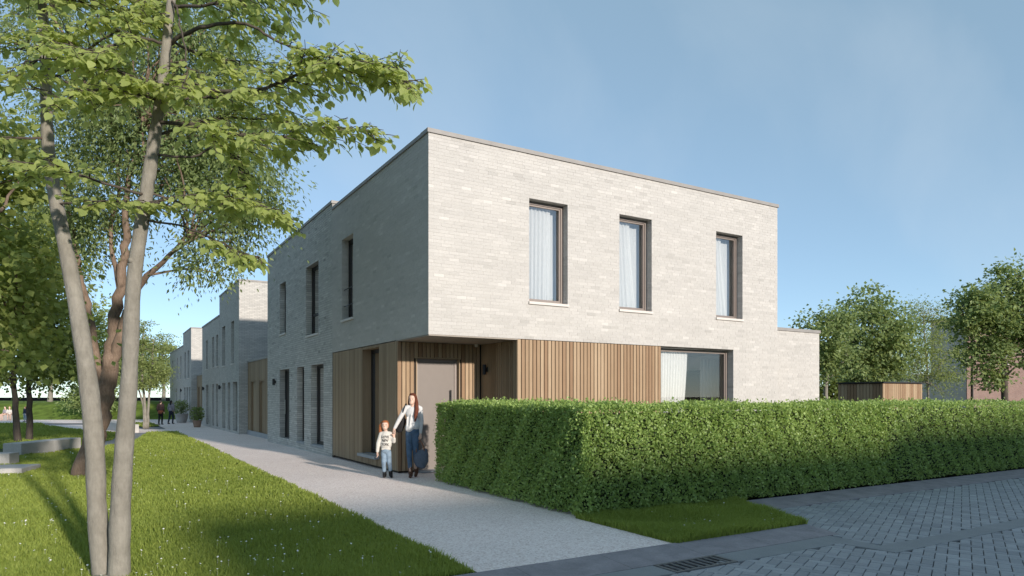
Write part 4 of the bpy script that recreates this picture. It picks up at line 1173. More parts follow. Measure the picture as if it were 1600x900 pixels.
bough([(64, 0, 6.28), (20, -20, 6.4), (-60, -20, 6.6)], 0.022, 0.6, 12, seed=20, start=0.15)
bough([(70, 110, 6.25), (110, 130, 6.6), (180, 140, 6.9), (260, 150, 7.1)], 0.022, 0.55, 13, seed=21, start=0.15)
bough([(250, 160, 5.82), (210, 145, 5.6), (150, 140, 5.4), (80, 160, 5.2)], 0.02, 0.45, 12, seed=22, start=0.2)
bough([(262, 60, 5.8), (310, 85, 5.9), (370, 95, 6.0), (430, 100, 6.1)], 0.02, 0.5, 12, seed=23, start=0.2)
bough([(268, 0, 5.78), (282, 40, 5.5), (290, 100, 5.3), (288, 140, 5.2)], 0.014, 0.3, 6, seed=24, start=0.6)
# crown above the picture
for q in range(9):
    st = (left_stem, right_stem)[q % 2]; b = st[-6 + (q // 2) % 5]; an = q * 2.4
    p0 = b; pts = []
    for s in range(5):
        f = s / 4; v = p0 + Vector((math.cos(an) * 1.7 * f, math.sin(an) * 1.7 * f, 0.25 * math.sin(f * 3) + 0.1 * q * f)); dd = depth_of(v)
        r_ = (v.x - CAMP[0]) * CT - (v.y - CAMP[1]) * ST
        pts.append((800 + FPX * r_ / dd, 620 - FPX * (v.z - 1.6) / dd, dd))
    bough(pts, 0.02, 0.6, 9, size=0.1, seed=40 + q, start=0.2)
for k_, (st_, f_, an_) in enumerate(((left_stem, 0.22, 4.2), (left_stem, 0.40, 3.6), (right_stem, 0.28, 4.6), (right_stem, 0.47, 3.9), (left_stem, 0.52, 5.0), (right_stem, 0.15, 3.4))):
    p_ = st_[int(f_ * (len(st_) - 1))]; d_ = Vector((math.cos(an_), math.sin(an_), 0.35)).normalized()
    tm.tube([p_ + d_ * 0.030, p_ + d_ * 0.066, p_ + d_ * 0.074], [0.042, 0.022, 0.012], 9)      # pruned branch stubs
tm.build("trunk", M['bark_a'], fg, True)
bm.build("branches", M['bark_c'], fg, True)
lp_, lt_, ln_2, ls_ = np.array([tuple(v) for v in lp]), np.array([tuple(v) for v in lt]), np.array([tuple(v) for v in ln]), np.array(ls)
rs2 = np.random.RandomState(9)
tints = np.clip(rs2.normal(0.5, 0.22, len(lp_)), 0, 1)
# the largest leaves in the picture are parts of their own
score = np.array([ls_[i] / depth_of(p) if in_frame(p, -5) and (620 - FPX * (p[2] - 1.6) / depth_of(p)) > 60 and (800 + FPX * ((p[0] - CAMP[0]) * CT - (p[1] - CAMP[1]) * ST) / depth_of(p)) > 330 else 0 for i, p in enumerate(lp_)])
pick = np.argsort(-score)[:300]
mask = np.ones(len(lp_), bool); mask[pick] = False
crown = link_mesh("crown", scatter("crown", HEART_V, HEART_F, lp_[mask], lt_[mask], ln_2[mask], ls_[mask], tints[mask]), M['leaf_a'], fg)
leaf_me = []
for k in range(8):
    me = mesh_arrays("leaf", HEART_V, HEART_F, [0.1 + k * 0.11] * 4); me.materials.append(M['leaf_a']); leaf_me.append(me)
for i in pick:
    t = Vector(lt_[i]).normalized(); s = t.cross(Vector(ln_2[i])).normalized(); nn = s.cross(t)
    o = bpy.data.objects.new("leaf", leaf_me[min(7, int(tints[i] * 8))])
    mt = Matrix((s, t, nn)).transposed().to_4x4(); mt.translation = Vector(lp_[i])
    o.matrix_basis = mt @ Matrix.Scale(float(ls_[i]), 4)
    COL.objects.link(o); par(o, crown)
N_FG = len(lp_)

# ---- other trees: stems, limbs out to leaf clumps
def tree(name, label, base, stems, blobs, nclump, per, leaf, clump_r, leafmat, barkmat, seed, flat=0.6, limbs=40, cat="tree", group=None, TV=None, droop=0.3, hollow=0.45):
    rr = random.Random(seed); r2 = np.random.RandomState(seed)
    root = thing(name, base, label, cat, group)
    tb = MB(); lines = []
    for pts, r0, r1 in stems: lines.append(limb(tb, pts, r0, r1, 10, r0 * 0.12, rr, 5))
    vol = np.array([b[1][0] * b[1][1] * b[1][2] for b in blobs]) ** 0.75; vol /= vol.sum()
    C = []
    for _ in range(nclump):
        c, rad = blobs[r2.choice(len(blobs), p=vol)]
        v = r2.normal(size=3); v /= np.linalg.norm(v); f = hollow + (1 - hollow) * r2.rand() ** 0.6
        C.append(np.array(c) + v * f * np.array(rad) * (1 + 0.12 * r2.normal()))
    C = np.array(C)
    allp = [p for l in lines for p in l[len(l) // 3:]]
    for q in range(min(limbs, nclump)):
        c = Vector(C[q]); cand_ = [p for p in allp if p.z < c.z + 0.2] or allp
        s = min(cand_, key=lambda p: (p - c).length + rr.random() * 0.8)
        L = (c - s).length; mid = s + (c - s) * 0.5 + Vector((rr.gauss(0, 0.06 * L), rr.gauss(0, 0.06 * L), 0.10 * L))
        limb(tb, [s, mid, c], 0.012 + 0.011 * L, 0.006, 5, 0.01, rr, 4)
    tb.build("trunk", barkmat, root, True)
    n = nclump * per
    idx = np.repeat(np.arange(nclump), per); cr = clump_r * r2.uniform(0.45, 1.5, nclump)
    off = r2.normal(size=(n, 3)) * cr[idx][:, None] * np.array((1, 1, flat))
    p = C[idx] + off
    tip = off / (np.linalg.norm(off, axis=1, keepdims=True) + 1e-6) + r2.normal(0, 0.6, (n, 3)) + np.array((0, 0, -droop)); nr = r2.normal(0, 0.55, (n, 3)) + np.array((0.05, -0.40, 0.85))
    ct = r2.normal(0, 0.13, nclump)
    t = np.clip(0.45 + ct[idx] + r2.normal(0, 0.16, n), 0, 1)
    link_mesh("crown", scatter("crown", OVAL_V if TV is None else TV, OVAL_F, p, tip, nr, leaf * r2.uniform(0.65, 1.25, n), t), leafmat, root)
    return root
def blob(x, y, d, rx, ry, rd=None):
    k = d / FPX
    return (tuple(W(x, y, d)), (rx * k, (rd if rd else rx * k), ry * k))
WIDE = OVAL_V * np.array((1.5, 1, 1)); SLIM = OVAL_V * np.array((0.8, 1, 1))

# brown multi-stemmed tree behind the twin stems
B = W(130, 742, 14.0); 
tree("multi_stemmed_tree", "brown-barked leaning multi-stemmed tree with fine airy foliage behind the twin stems", (B.x, B.y, 0),
     [([(B.x, B.y, -0.05), W(145, 690, 14), W(159, 640, 14), W(170, 590, 14), W(177, 540, 14), W(183, 480, 14), W(192, 400, 14), W(198, 330, 14), W(212, 200, 14.2)], 0.235, 0.035),
      ([W(165, 615, 14), W(151, 560, 14.1), W(141, 500, 14.2), W(128, 440, 14.2), W(119, 385, 14.3), W(100, 280, 14.4)], 0.10, 0.03),
      ([W(171, 585, 14), W(186, 530, 13.9), W(199, 488, 13.8), W(222, 440, 13.6), W(262, 402, 13.4), W(300, 372, 13.3)], 0.11, 0.025),
      ([W(186, 450, 14), W(172, 360, 14.2), W(186, 300, 14.3), W(178, 180, 14.4)], 0.05, 0.02),
      ([W(204, 475, 13.9), W(222, 400, 13.8), W(226, 330, 13.7), W(222, 180, 13.6)], 0.05, 0.02)],
     [blob(120, 230, 14.5, 110, 130, 1.6), blob(230, 210, 14.3, 110, 130, 1.6), blob(330, 230, 13.8, 100, 110, 1.3), blob(375, 300, 13.4, 55, 85, 0.8), blob(340, 390, 13.5, 60, 50, 0.7), blob(150, 360, 14.6, 60, 60, 1.0), blob(380, 180, 13.8, 50, 80, 0.9), blob(400, 310, 13.3, 40, 50, 0.6), blob(350, 300, 13.5, 70, 80, 1.0), blob(310, 420, 13.5, 50, 35, 0.6), blob(300, 80, 14, 120, 80, 1.5), blob(110, 60, 14.5, 130, 80, 1.6)],
     620, 95, 0.098, 0.27, M['leaf_b'], M['bark_b'], 101, flat=0.8, limbs=120, TV=SLIM, droop=0.9, hollow=0.2)

# thin twin trees beside the bench
for k, (bx, by, lab) in enumerate(((28, 691, "thin dark-stemmed lawn tree nearer the picture edge, behind the long bench"), (47, 689, "thin dark-stemmed lawn tree with upright stem just behind the long bench"))):
    dd = (25.5, 26.3)[k]; b = W(bx, by, dd)
    tree("lawn_tree", lab, (b.x, b.y, gz(b.y)), [([(b.x, b.y, gz(b.y) - 0.03), W(bx - 4 + k * 3, 640, dd), W(bx - 8 + k * 6, 560, dd), W(bx - 6 + k * 8, 440, dd)], 0.13, 0.05)],
         [blob(bx - 40 + k * 70, 560, dd + k, 65, 45, 1.8), blob(bx - 20 + k * 50, 470, dd + k, 70, 70, 2.0), blob(bx - 10 + k * 30, 380, dd, 60, 70, 1.9), blob(bx - 55 + k * 115, 510, dd + 1, 45, 55, 1.5)],
         190, 95, 0.135, 0.40, M['leaf_c'], M['bark_c'], 111 + k, limbs=40, TV=WIDE, group="thin trees on the lawn")
# tree standing out of the picture at the left, its boughs reaching in
b = W(-190, 760, 11)
tree("lime_tree", "broad-leaved tree whose yellow-green boughs reach in at the picture edge", (b.x, b.y, gz(b.y)), [([(b.x, b.y, gz(b.y) - 0.03), W(-185, 560, 11), W(-150, 380, 11), W(-130, 200, 11)], 0.17, 0.05), ([W(-160, 420, 11), W(-90, 360, 10.8), W(0, 330, 10.6)], 0.06, 0.02), ([W(-175, 520, 11), W(-90, 500, 11.2), W(40, 500, 11.3)], 0.05, 0.015)],
     [blob(0, 420, 11, 75, 60, 1.2), blob(30, 490, 11.2, 75, 40, 0.9), blob(-40, 300, 11, 90, 90, 1.5), blob(30, 260, 11.4, 50, 60, 0.8), blob(-150, 200, 11, 150, 130, 1.8), blob(55, 545, 11.3, 60, 28, 0.8)],
     230, 42, 0.13, 0.26, M['leaf_c'], M['bark_b'], 121, limbs=60, TV=WIDE, droop=0.5, hollow=0.25)

# layered tree by the far path and its neighbours
dd = 38.3; b = W(228, 669, dd)
tree("layered_tree", "pale green layered multi-stemmed tree beside the strolling couple", (b.x, b.y, gz(b.y)),
     [([(b.x, b.y, gz(b.y) - 0.03), W(226, 630, dd), W(222, 580, dd), W(224, 510, dd)], 0.10, 0.03), ([(b.x + 0.1, b.y, gz(b.y) - 0.03), W(232, 630, dd), W(236, 590, dd), W(240, 530, dd)], 0.08, 0.03), ([(b.x - 0.1, b.y, gz(b.y) - 0.03), W(224, 635, dd), W(212, 590, dd), W(205, 530, dd)], 0.07, 0.02)],
     [blob(225, 600, dd, 40, 12, 1.3), blob(225, 570, dd, 42, 14, 1.4), blob(222, 540, dd, 36, 16, 1.2), blob(216, 515, dd, 24, 14, 0.8), blob(250, 585, dd, 22, 14, 0.8)],
     150, 55, 0.13, 0.24, M['leaf_e'], M['bark_a'], 131, flat=0.35, limbs=50, droop=0.1, hollow=0.1)
for k, (x, y, d_, lab, lm, sc) in enumerate(((78, 628, 66, "pale-trunked tree standing on the far grass bank", 'leaf_c', 1.0), (205, 627, 68, "slim pale tree on the bank seen between the grey stems", 'leaf_e', 0.8), (140, 648, 56, "bushy low tree spreading to the ground beyond the lawn", 'leaf_d', 0.55), (170, 640, 58, "tall green tree rising behind the leaning brown trunk", 'leaf_d', 1.0), (-40, 628, 70, "large tree at the far corner of the park", 'leaf_d', 1.1), (255, 627, 76, "whitish-green tree beyond the end of the row", 'leaf_e', 0.9))):
    b = W(x, y, d_); z0 = b.z - 0.1; H = 7.5 * sc; low = 0.2 if k == 2 else 1.6
    kk = 1.0
    tree("park_tree", lab, (b.x, b.y, z0), [([(b.x, b.y, z0 - 0.05), (b.x + 0.1, b.y, z0 + H * 0.3), (b.x - 0.1, b.y + 0.1, z0 + H * 0.85)], 0.28 * sc, 0.05)],
         [((b.x, b.y, z0 + low + H * 0.30), (2.2 * sc, 2.2 * sc, H * 0.22)), ((b.x + 0.5, b.y, z0 + low + H * 0.55), (2.0 * sc, 2.0 * sc, H * 0.2)), ((b.x - 0.4, b.y, z0 + low + H * 0.75), (1.3 * sc, 1.3 * sc, H * 0.16)), ((b.x - 1.2 * sc, b.y, z0 + low + H * 0.25), (1.4 * sc, 1.4 * sc, H * 0.14)), ((b.x + 1.3 * sc, b.y, z0 + low + H * 0.22), (1.4 * sc, 1.4 * sc, H * 0.12))],
         120, 60, 0.24, 0.5, M[lm], M['bark_a'] if k != 3 else M['bark_c'], 141 + k, flat=0.45, limbs=35, group="trees along the far bank")

# ---- trees behind the hedge on the right
b = W(1291, 640, 27)
tree("garden_tree", "slender garden tree standing right beside the brick annex", (b.x, b.y, gz(b.y)), [([(b.x, b.y, gz(b.y) - 0.03), W(1291, 600, 27), W(1294, 560, 27), W(1292, 510, 27)], 0.10, 0.03), ([W(1292, 600, 27), W(1278, 570, 27), W(1268, 540, 27)], 0.04, 0.015), ([W(1293, 596, 27), W(1310, 575, 27), W(1322, 560, 27)], 0.04, 0.015)],
     [blob(1290, 530, 27, 34, 34, 1.0), blob(1276, 505, 27, 20, 20, 0.6), blob(1306, 560, 27, 26, 26, 0.8), blob(1310, 510, 27.3, 22, 26, 0.7), blob(1284, 580, 27, 14, 20, 0.5)],
     80, 65, 0.13, 0.22, M['leaf_d'], M['bark_a'], 161, limbs=40, TV=WIDE)
b = W(1360, 640, 35)
tree("garden_tree", "full round garden tree rising behind the small timber shed", (b.x, b.y, gz(b.y)), [([(b.x, b.y, gz(b.y) - 0.03), W(1360, 600, 35), W(1362, 550, 35), W(1364, 480, 35)], 0.15, 0.04), ([W(1360, 590, 35), W(1340, 550, 35), W(1328, 520, 35)], 0.06, 0.02), ([W(1361, 585, 35), W(1385, 550, 35), W(1395, 520, 35)], 0.06, 0.02)],
     [blob(1360, 530, 35, 52, 48, 1.6), blob(1362, 475, 35, 36, 28, 1.1), blob(1335, 550, 35, 34, 34, 1.0), blob(1392, 545, 35, 34, 40, 1.0), blob(1328, 490, 35, 18, 18, 0.6), blob(1398, 500, 35, 22, 28, 0.7), blob(1362, 585, 35, 46, 20, 1.3)],
     200, 75, 0.17, 0.31, M['leaf_d'], M['bark_c'], 162, limbs=70, TV=WIDE)
b = W(1450, 640, 36)
tree("garden_tree", "light yellow-green feathery tree between shed and brick building", (b.x, b.y, gz(b.y)), [([(b.x, b.y, gz(b.y) - 0.03), W(1450, 600, 36), W(1446, 540, 36), W(1442, 490, 36)], 0.07, 0.02), ([W(1450, 605, 36), W(1470, 570, 36), W(1485, 545, 36)], 0.03, 0.01), ([W(1450, 600, 36), W(1425, 560, 36), W(1412, 530, 36)], 0.03, 0.01)],
     [blob(1445, 545, 36, 48, 46, 1.2), blob(1432, 495, 36, 36, 24, 0.7), blob(1470, 585, 36, 36, 36, 0.9), blob(1420, 580, 36, 30, 28, 0.8), blob(1462, 500, 36, 22, 36, 0.6)],
     170, 60, 0.12, 0.30, M['leaf_e'], M['bark_a'], 163, limbs=70, TV=SLIM, hollow=0.15)
b = W(1570, 640, 38)
tree("garden_tree", "tall dark green tree in front of the red brick building", (b.x, b.y, gz(b.y)), [([(b.x, b.y, gz(b.y) - 0.03), W(1570, 600, 38), W(1568, 560, 38), W(1572, 480, 38), W(1576, 430, 38)], 0.20, 0.04), ([W(1569, 590, 38), W(1600, 560, 38), W(1630, 530, 38)], 0.06, 0.02), ([W(1569, 570, 38), W(1530, 540, 38), W(1500, 510, 38)], 0.05, 0.015), ([W(1570, 600, 38), W(1545, 606, 38), W(1520, 603, 38)], 0.025, 0.01)],
     [blob(1565, 500, 38, 62, 46, 2.4), blob(1578, 440, 38, 34, 28, 1.4), blob(1530, 490, 38, 44, 36, 1.7), blob(1612, 480, 38, 44, 50, 1.8), blob(1545, 555, 38, 40, 34, 1.5), blob(1505, 500, 38, 22, 26, 1.0), blob(1530, 455, 38, 18, 18, 0.7), blob(1640, 540, 38, 50, 50, 1.8), blob(1555, 590, 38, 22, 18, 0.8)],
     250, 75, 0.20, 0.36, M['leaf_d'], M['bark_c'], 164, limbs=90, TV=WIDE, hollow=0.3)

# street tree across the road, mirrored in the upstairs glass
tree("street_tree", "street tree across the road mirrored in the upstairs windows", (19.5, -22.5, 0), [([(19.5, -22.5, -0.03), (19.6, -22.5, 2.5), (19.4, -22.4, 5.0), (19.5, -22.5, 7.6)], 0.16, 0.04)],
     [((19.5, -22.5, 5.6), (1.9, 1.9, 1.5)), ((19.6, -22.4, 7.0), (1.3, 1.3, 1.1)), ((18.6, -22.6, 4.6), (1.1, 1.1, 0.8)), ((20.5, -22.4, 4.8), (1.1, 1.1, 0.8))], 90, 60, 0.15, 0.32, M['leaf_d'], M['bark_c'], 171, limbs=40, TV=WIDE)
b = W(1300, 640, 42)
tree("garden_shrub", "dark leafy shrub filling the gap behind the slender garden tree", (b.x, b.y, 0), [([(b.x, b.y, -0.03), W(1300, 620, 42), W(1302, 590, 42)], 0.08, 0.03)],
     [blob(1296, 608, 42, 26, 24, 1.0), blob(1322, 600, 42, 24, 26, 1.0), blob(1300, 578, 42, 22, 20, 0.9), blob(1335, 616, 42, 22, 18, 0.9), blob(1275, 614, 42, 20, 18, 0.8)], 90, 60, 0.17, 0.36, M['leaf_c'], M['bark_c'], 172, limbs=25, TV=WIDE, cat="shrub", hollow=0.1)

# ================================================================== background buildings
shed = thing("timber_shed", (26.1, 6.6, 0), "small flat-roofed timber shed peeping over the hedge", "shed")
SP1 = P_left(26.1); SP2 = P_front(6.6)
m = MB(); m.box((26.13, 6.63, 0), (29.45, 8.9, 2.25)); m.build("wall", M['batten'], shed)
slats(SP1, 6.61, 8.9, 0.03, 2.22, shed, M['slat'], pitch=0.16, gap=0.02, seed=71)
slats(SP2, 26.11, 29.45, 0.03, 2.22, shed, M['slat'], pitch=0.16, gap=0.016, seed=72)
m = MB(); m.box((26.02, 6.52, 2.255), (29.5, 8.95, 2.31)); m.build("roof", M['frame_dark'], shed)

bld = thing("brick_building", (43.56, 11.26, 0), "large building beyond the gardens with grey side wall and red brick front", "building")
m = MB(); m.box((43.62, 11.30, 0), (66, 13.6, 6.7)); m.box((44.2, 13.61, 0), (66, 18.5, 3.1)); m.build("wall", simple_mat("grey_render", (0.64, 0.56, 0.51), 0.9, var=0.06, scale=0.8), bld)
m = MB(); m.face([(43.56, 11.26, 0), (66, 11.26, 0), (66, 11.26, 6.7), (43.56, 11.26, 6.7)]); m.face([(43.56, 11.26, 0), (43.56, 11.297, 0), (43.56, 11.297, 6.7), (43.56, 11.26, 6.7)]); m.build("brick_front", M['redbrick'], bld)
m = MB(); m.box((43.40, 11.10, 6.702), (66.1, 13.7, 6.86)); m.build("roof_edge", M['frame_dark'], bld)
m = MB(); m.tube([(44.1, 11.18, 0), (44.1, 11.18, 6.7)], 0.06, 8); m.build("downpipe", M['frame_dark'], bld)
for x in (48.0, 52.0, 56.0):
    window(bld, P_front(11.255), (x, x + 1.2, 3.9, 5.4), -0.03, frame=M['frame_dark'], sill=M['sill'], room=False)

# unseen houses behind the viewpoint, heights set for the shade on street and hedge
def opposite(x0, x1, h, label):
    t = thing("unseen_shade_house", ((x0 + x1) / 2, -27, 0), label, "house", "unseen houses shading the street")
    m = MB(); m.box((x0, -35, -0.2), (x1, -27, h)); m.build("wall", M['farbrick'], t)
    m = MB(); m.box((x0 - 0.05, -35.05, h + 0.002), (x1 + 0.05, -26.95, h + 0.1)); m.build("coping", M['coping'], t)
    P = lambda u, z, d: (u, -27 + d, z)
    x = x0 + 1.2
    while x + 1.4 < x1:
        for z in (0.9, 3.7): window(t, P, (x, x + 1.1, z, z + 1.6), -0.03, frame=M['frame_dark'], sill=M['sill'], room=False)
        x += 2.9
    return t
opposite(-1.6, 9.8, 6.65, "unseen brick house across the street, sized to shade path and lawn")
opposite(9.9, 26.0, 6.9, "unseen long brick house across the street, sized to shade the hedge")

# ================================================================== potted plants
def pot_plant(base, pot_r, pot_h, bush_r, bush_z, label, potmat, leafm, n, leaf, seed):
    x, y = base; z0 = gz(y); t = thing("potted_plant", (x, y, z0), label, "potted plant")
    m = MB(); prof = [(0.72, 0.0), (0.86, 0.35), (1.0, 0.93), (1.06, 0.94), (1.06, 1.0), (0.92, 1.0), (0.9, 0.9)]
    m.tube([(x, y, z0 + pot_h * h) for r, h in prof], [pot_r * r for r, h in prof], 20, caps=True); m.build("pot", potmat, t, True)
    rr = np.random.RandomState(seed)
    v = rr.normal(size=(n, 3)); v /= np.linalg.norm(v, axis=1, keepdims=True); f = rr.rand(n, 1) ** 0.45
    p = np.array((x, y, z0 + bush_z)) + v * f * np.array(bush_r)
    tip = v + rr.normal(0, 0.5, (n, 3)); nr = rr.normal(0, 0.5, (n, 3)) + np.array((0, 0, 1.0))
    link_mesh("foliage", scatter("foliage", WIDE, OVAL_F, p, tip, nr, leaf * rr.uniform(0.7, 1.3, n), np.clip(rr.normal(0.45, 0.2, n), 0, 1)), leafm, t)["kind"] = "stuff"
    m = MB()
    for k in range(7):
        an = k * 0.9; m.tube([(x, y, z0 + pot_h * 0.9), (x + 0.1 * math.cos(an), y + 0.1 * math.sin(an), z0 + bush_z), (x + 0.6 * bush_r[0] * math.cos(an), y + 0.6 * bush_r[0] * math.sin(an), z0 + bush_z + bush_r[2] * 0.6)], [0.012, 0.009, 0.004], 5)
    m.build("stems", M['bark_c'], t)
pot_plant((-0.62, 31.3), 0.24, 0.40, (0.36, 0.36, 0.42), 0.75, "broad-leaved plant in a terracotta pot before the second timber garage", simple_mat("terracotta", (0.36, 0.24, 0.18), 0.8, var=0.12), M['leaf_d'], 420, 0.13, 3)
pot_plant((-0.60, 40.7), 0.42, 0.62, (0.50, 0.50, 0.48), 1.12, "rounded shrub in a large grey pot next to the strolling couple", M['bench'], M['leaf_b'], 900, 0.09, 4)

# ================================================================== people
M['skin'] = simple_mat("skin", (0.62, 0.41, 0.32), 0.5, var=0.05, scale=20)
M['hair_auburn'] = bark_mat("auburn_hair", (0.075, 0.022, 0.014), (0.17, 0.055, 0.032), (14, 14, 1.2), 8)
M['hair_red'] = bark_mat("copper_hair", (0.24, 0.075, 0.03), (0.42, 0.15, 0.06), (14, 14, 1.2), 8)
M['hair_dark'] = simple_mat("dark_hair", (0.018, 0.014, 0.012), 0.6)
M['hair_brown'] = simple_mat("brown_hair", (0.06, 0.035, 0.025), 0.6)
M['blouse'] = cloth_mat("white_blouse", (0.56, 0.545, 0.54), 0.8, 18, 0.04)
M['jumper'] = cloth_mat("cream_jumper", (0.54, 0.505, 0.465), 0.95, 40, 0.05)
M['jeans'] = cloth_mat("blue_jeans", (0.070, 0.115, 0.185), 0.9, 14, 0.25)
M['jeans_light'] = cloth_mat("washed_jeans", (0.19, 0.25, 0.32), 0.9, 14, 0.25)
M['boot'] = cloth_mat("brown_leather_boot", (0.10, 0.045, 0.028), 0.5, 20, 0.2)
M['blackcloth'] = cloth_mat("black_cloth", (0.02, 0.019, 0.02), 0.8, 20, 0.2)
M['tote'] = cloth_mat("slate_blue_felt", (0.105, 0.125, 0.165), 0.95, 40, 0.15)
M['tan'] = cloth_mat("tan_leather", (0.22, 0.11, 0.065), 0.6, 30, 0.15)
M['jacket'] = cloth_mat("dark_maroon_jacket", (0.035, 0.022, 0.022), 0.85, 20, 0.2)
M['rust'] = cloth_mat("rust_cloth", (0.19, 0.065, 0.04), 0.9, 20, 0.2)
M['lilac'] = cloth_mat("grey_lilac_top", (0.30, 0.27, 0.30), 0.9, 20, 0.1)
M['navy'] = cloth_mat("navy_cloth", (0.03, 0.035, 0.06), 0.9, 20, 0.1)
M['lips'] = simple_mat("lips", (0.42, 0.13, 0.11), 0.5, var=0.05)
M['ink'] = simple_mat("black_print", (0.015, 0.014, 0.015), 0.8, var=0.05)

class Fig:
    """frame of a figure: x to the picture's right, y away from the viewpoint, z up"""
    def __init__(self, o, scale=1.0, turn=0.0, mirror=1):
        self.o = Vector(o); self.s = scale
        a = TH + turn; self.r = Vector((math.cos(a), -math.sin(a), 0)) * mirror; self.f = Vector((math.sin(a), math.cos(a), 0))
    def __call__(self, x, y, z): return self.o + (self.r * x + self.f * y + Vector((0, 0, z))) * self.s

def add_cap(mb, F, p0, r0, p1, r1, fl=1.0, seg=12):
    """tapered capsule; fl flattens it front to back"""
    a, b = Vector(p0), Vector(p1); d = (b - a); L = d.length; d = d / L if L > 1e-6 else Vector((0, 0, 1))
    u = d.cross(Vector((0, 1, 0)))
    u = u.normalized() if u.length > 0.2 else d.cross(Vector((1, 0, 0))).normalized()
    w = d.cross(u)
    rings = [(-r0 * math.cos(t), r0 * math.sin(t)) for t in (0.25, 0.7, 1.15)] + [(L * k / 4, r0 + (r1 - r0) * k / 4) for k in range(5)] + [(L + r1 * math.cos(t), r1 * math.sin(t)) for t in (1.15, 0.7, 0.25)]
    n0 = len(mb.v)
    for (s, r) in rings:
        for k in range(seg):
            an = 2 * math.pi * k / seg; off = u * math.cos(an) * r + w * math.sin(an) * r; off.y *= fl
            c = a + d * s + off; mb.v.append(tuple(F(*c)))
    for i in range(len(rings) - 1):
        for k in range(seg):
            k2 = (k + 1) % seg; mb.f.append((n0 + i * seg + k, n0 + i * seg + k2, n0 + (i + 1) * seg + k2, n0 + (i + 1) * seg + k)); mb.t.append(0.5)
    mb.f.append(tuple(n0 + seg - 1 - k for k in range(seg))); e = n0 + (len(rings) - 1) * seg; mb.f.append(tuple(e + k for k in range(seg))); mb.t += [0.5, 0.5]

def add_ell(mb, F, c, r, seg=16, tilt=0.0):
    n0 = len(mb.v); rows = 9
    for i in range(1, rows):
        th = math.pi * i / rows
        for k in range(seg):
            an = 2 * math.pi * k / seg; x, y, z = r[0] * math.sin(th) * math.cos(an), r[1] * math.sin(th) * math.sin(an), r[2] * math.cos(th)
            x, z = x * math.cos(tilt) + z * math.sin(tilt), z * math.cos(tilt) - x * math.sin(tilt)
            mb.v.append(tuple(F(c[0] + x, c[1] + y, c[2] + z)))
    for i in range(rows - 2):
        for k in range(seg):
            k2 = (k + 1) % seg; mb.f.append((n0 + i * seg + k, n0 + (i + 1) * seg + k, n0 + (i + 1) * seg + k2, n0 + i * seg + k2)); mb.t.append(0.5)
    mb.f.append(tuple(n0 + k for k in range(seg))); e = n0 + (rows - 2) * seg; mb.f.append(tuple(e + seg - 1 - k for k in range(seg))); mb.t += [0.5, 0.5]

def organic(name, F, prims, mat, parent, voxel=0.012, smooth=4):
    """one continuous skin over the volumes"""
    mb = MB()
    for p in prims:
        if p[0] == 'e': add_ell(mb, F, *p[1:])
        else:
            ch = p[1]
            for (a, ra), (b, rb) in zip(ch[:-1], ch[1:]): add_cap(mb, F, a, ra, b, rb, *(p[2:] or (1.0,)))
    me = bpy.data.meshes.new(name); me.from_pydata(mb.v, [], mb.f); me.update()
    tmp = bpy.data.objects.new("tmp", me); tcol.objects.link(tmp)
    r = tmp.modifiers.new("r", 'REMESH'); r.mode = 'VOXEL'; r.voxel_size = voxel * F.s
    if smooth: s = tmp.modifiers.new("s", 'SMOOTH'); s.factor = 0.5; s.iterations = smooth
    with_scene.view_layers[0].update()
    dg = with_scene.view_layers[0].depsgraph
    out = bpy.data.meshes.new_from_object(tmp.evaluated_get(dg)); out.name = name
    tcol.objects.unlink(tmp); bpy.data.objects.remove(tmp)
    out.polygons.foreach_set("use_smooth", [True] * len(out.polygons))
    return link_mesh(name, out, mat, parent)
with_scene = bpy.data.scenes.new("workbench"); tcol = with_scene.collection

def hand(c, down, out, sc=1.0, curl=0.6):
    """palm and five separate fingers; c wrist, down along the palm, out towards the thumb side"""
    c, d, o = Vector(c), Vector(down).normalized(), Vector(out).normalized(); n = d.cross(o).normalized()
    P = [('c', [(tuple(c), 0.024 * sc), (tuple(c + d * 0.045 * sc), 0.030 * sc), (tuple(c + d * 0.085 * sc), 0.030 * sc)], 0.7)]
    for k, ln_f in enumerate((0.062, 0.074, 0.070, 0.055)):
        r0 = c + d * 0.088 * sc + o * (0.030 - 0.020 * k) * sc
        k1 = r0 + (d * math.cos(curl * 0.6) + n * math.sin(curl * 0.6)) * ln_f * 0.5 * sc; k2 = k1 + (d * math.cos(curl * 1.6) + n * math.sin(curl * 1.6)) * ln_f * 0.5 * sc
        P.append(('c', [(tuple(r0), 0.0095 * sc), (tuple(k1), 0.009 * sc), (tuple(k2), 0.0075 * sc)]))
    t0 = c + d * 0.03 * sc + o * 0.028 * sc; t1 = t0 + (d * 0.75 + o * 0.65).normalized() * 0.035 * sc; t2 = t1 + (d + o * 0.1 + n * 0.4).normalized() * 0.03 * sc
    P.append(('c', [(tuple(t0), 0.012 * sc), (tuple(t1), 0.0105 * sc), (tuple(t2), 0.008 * sc)]))
    return P

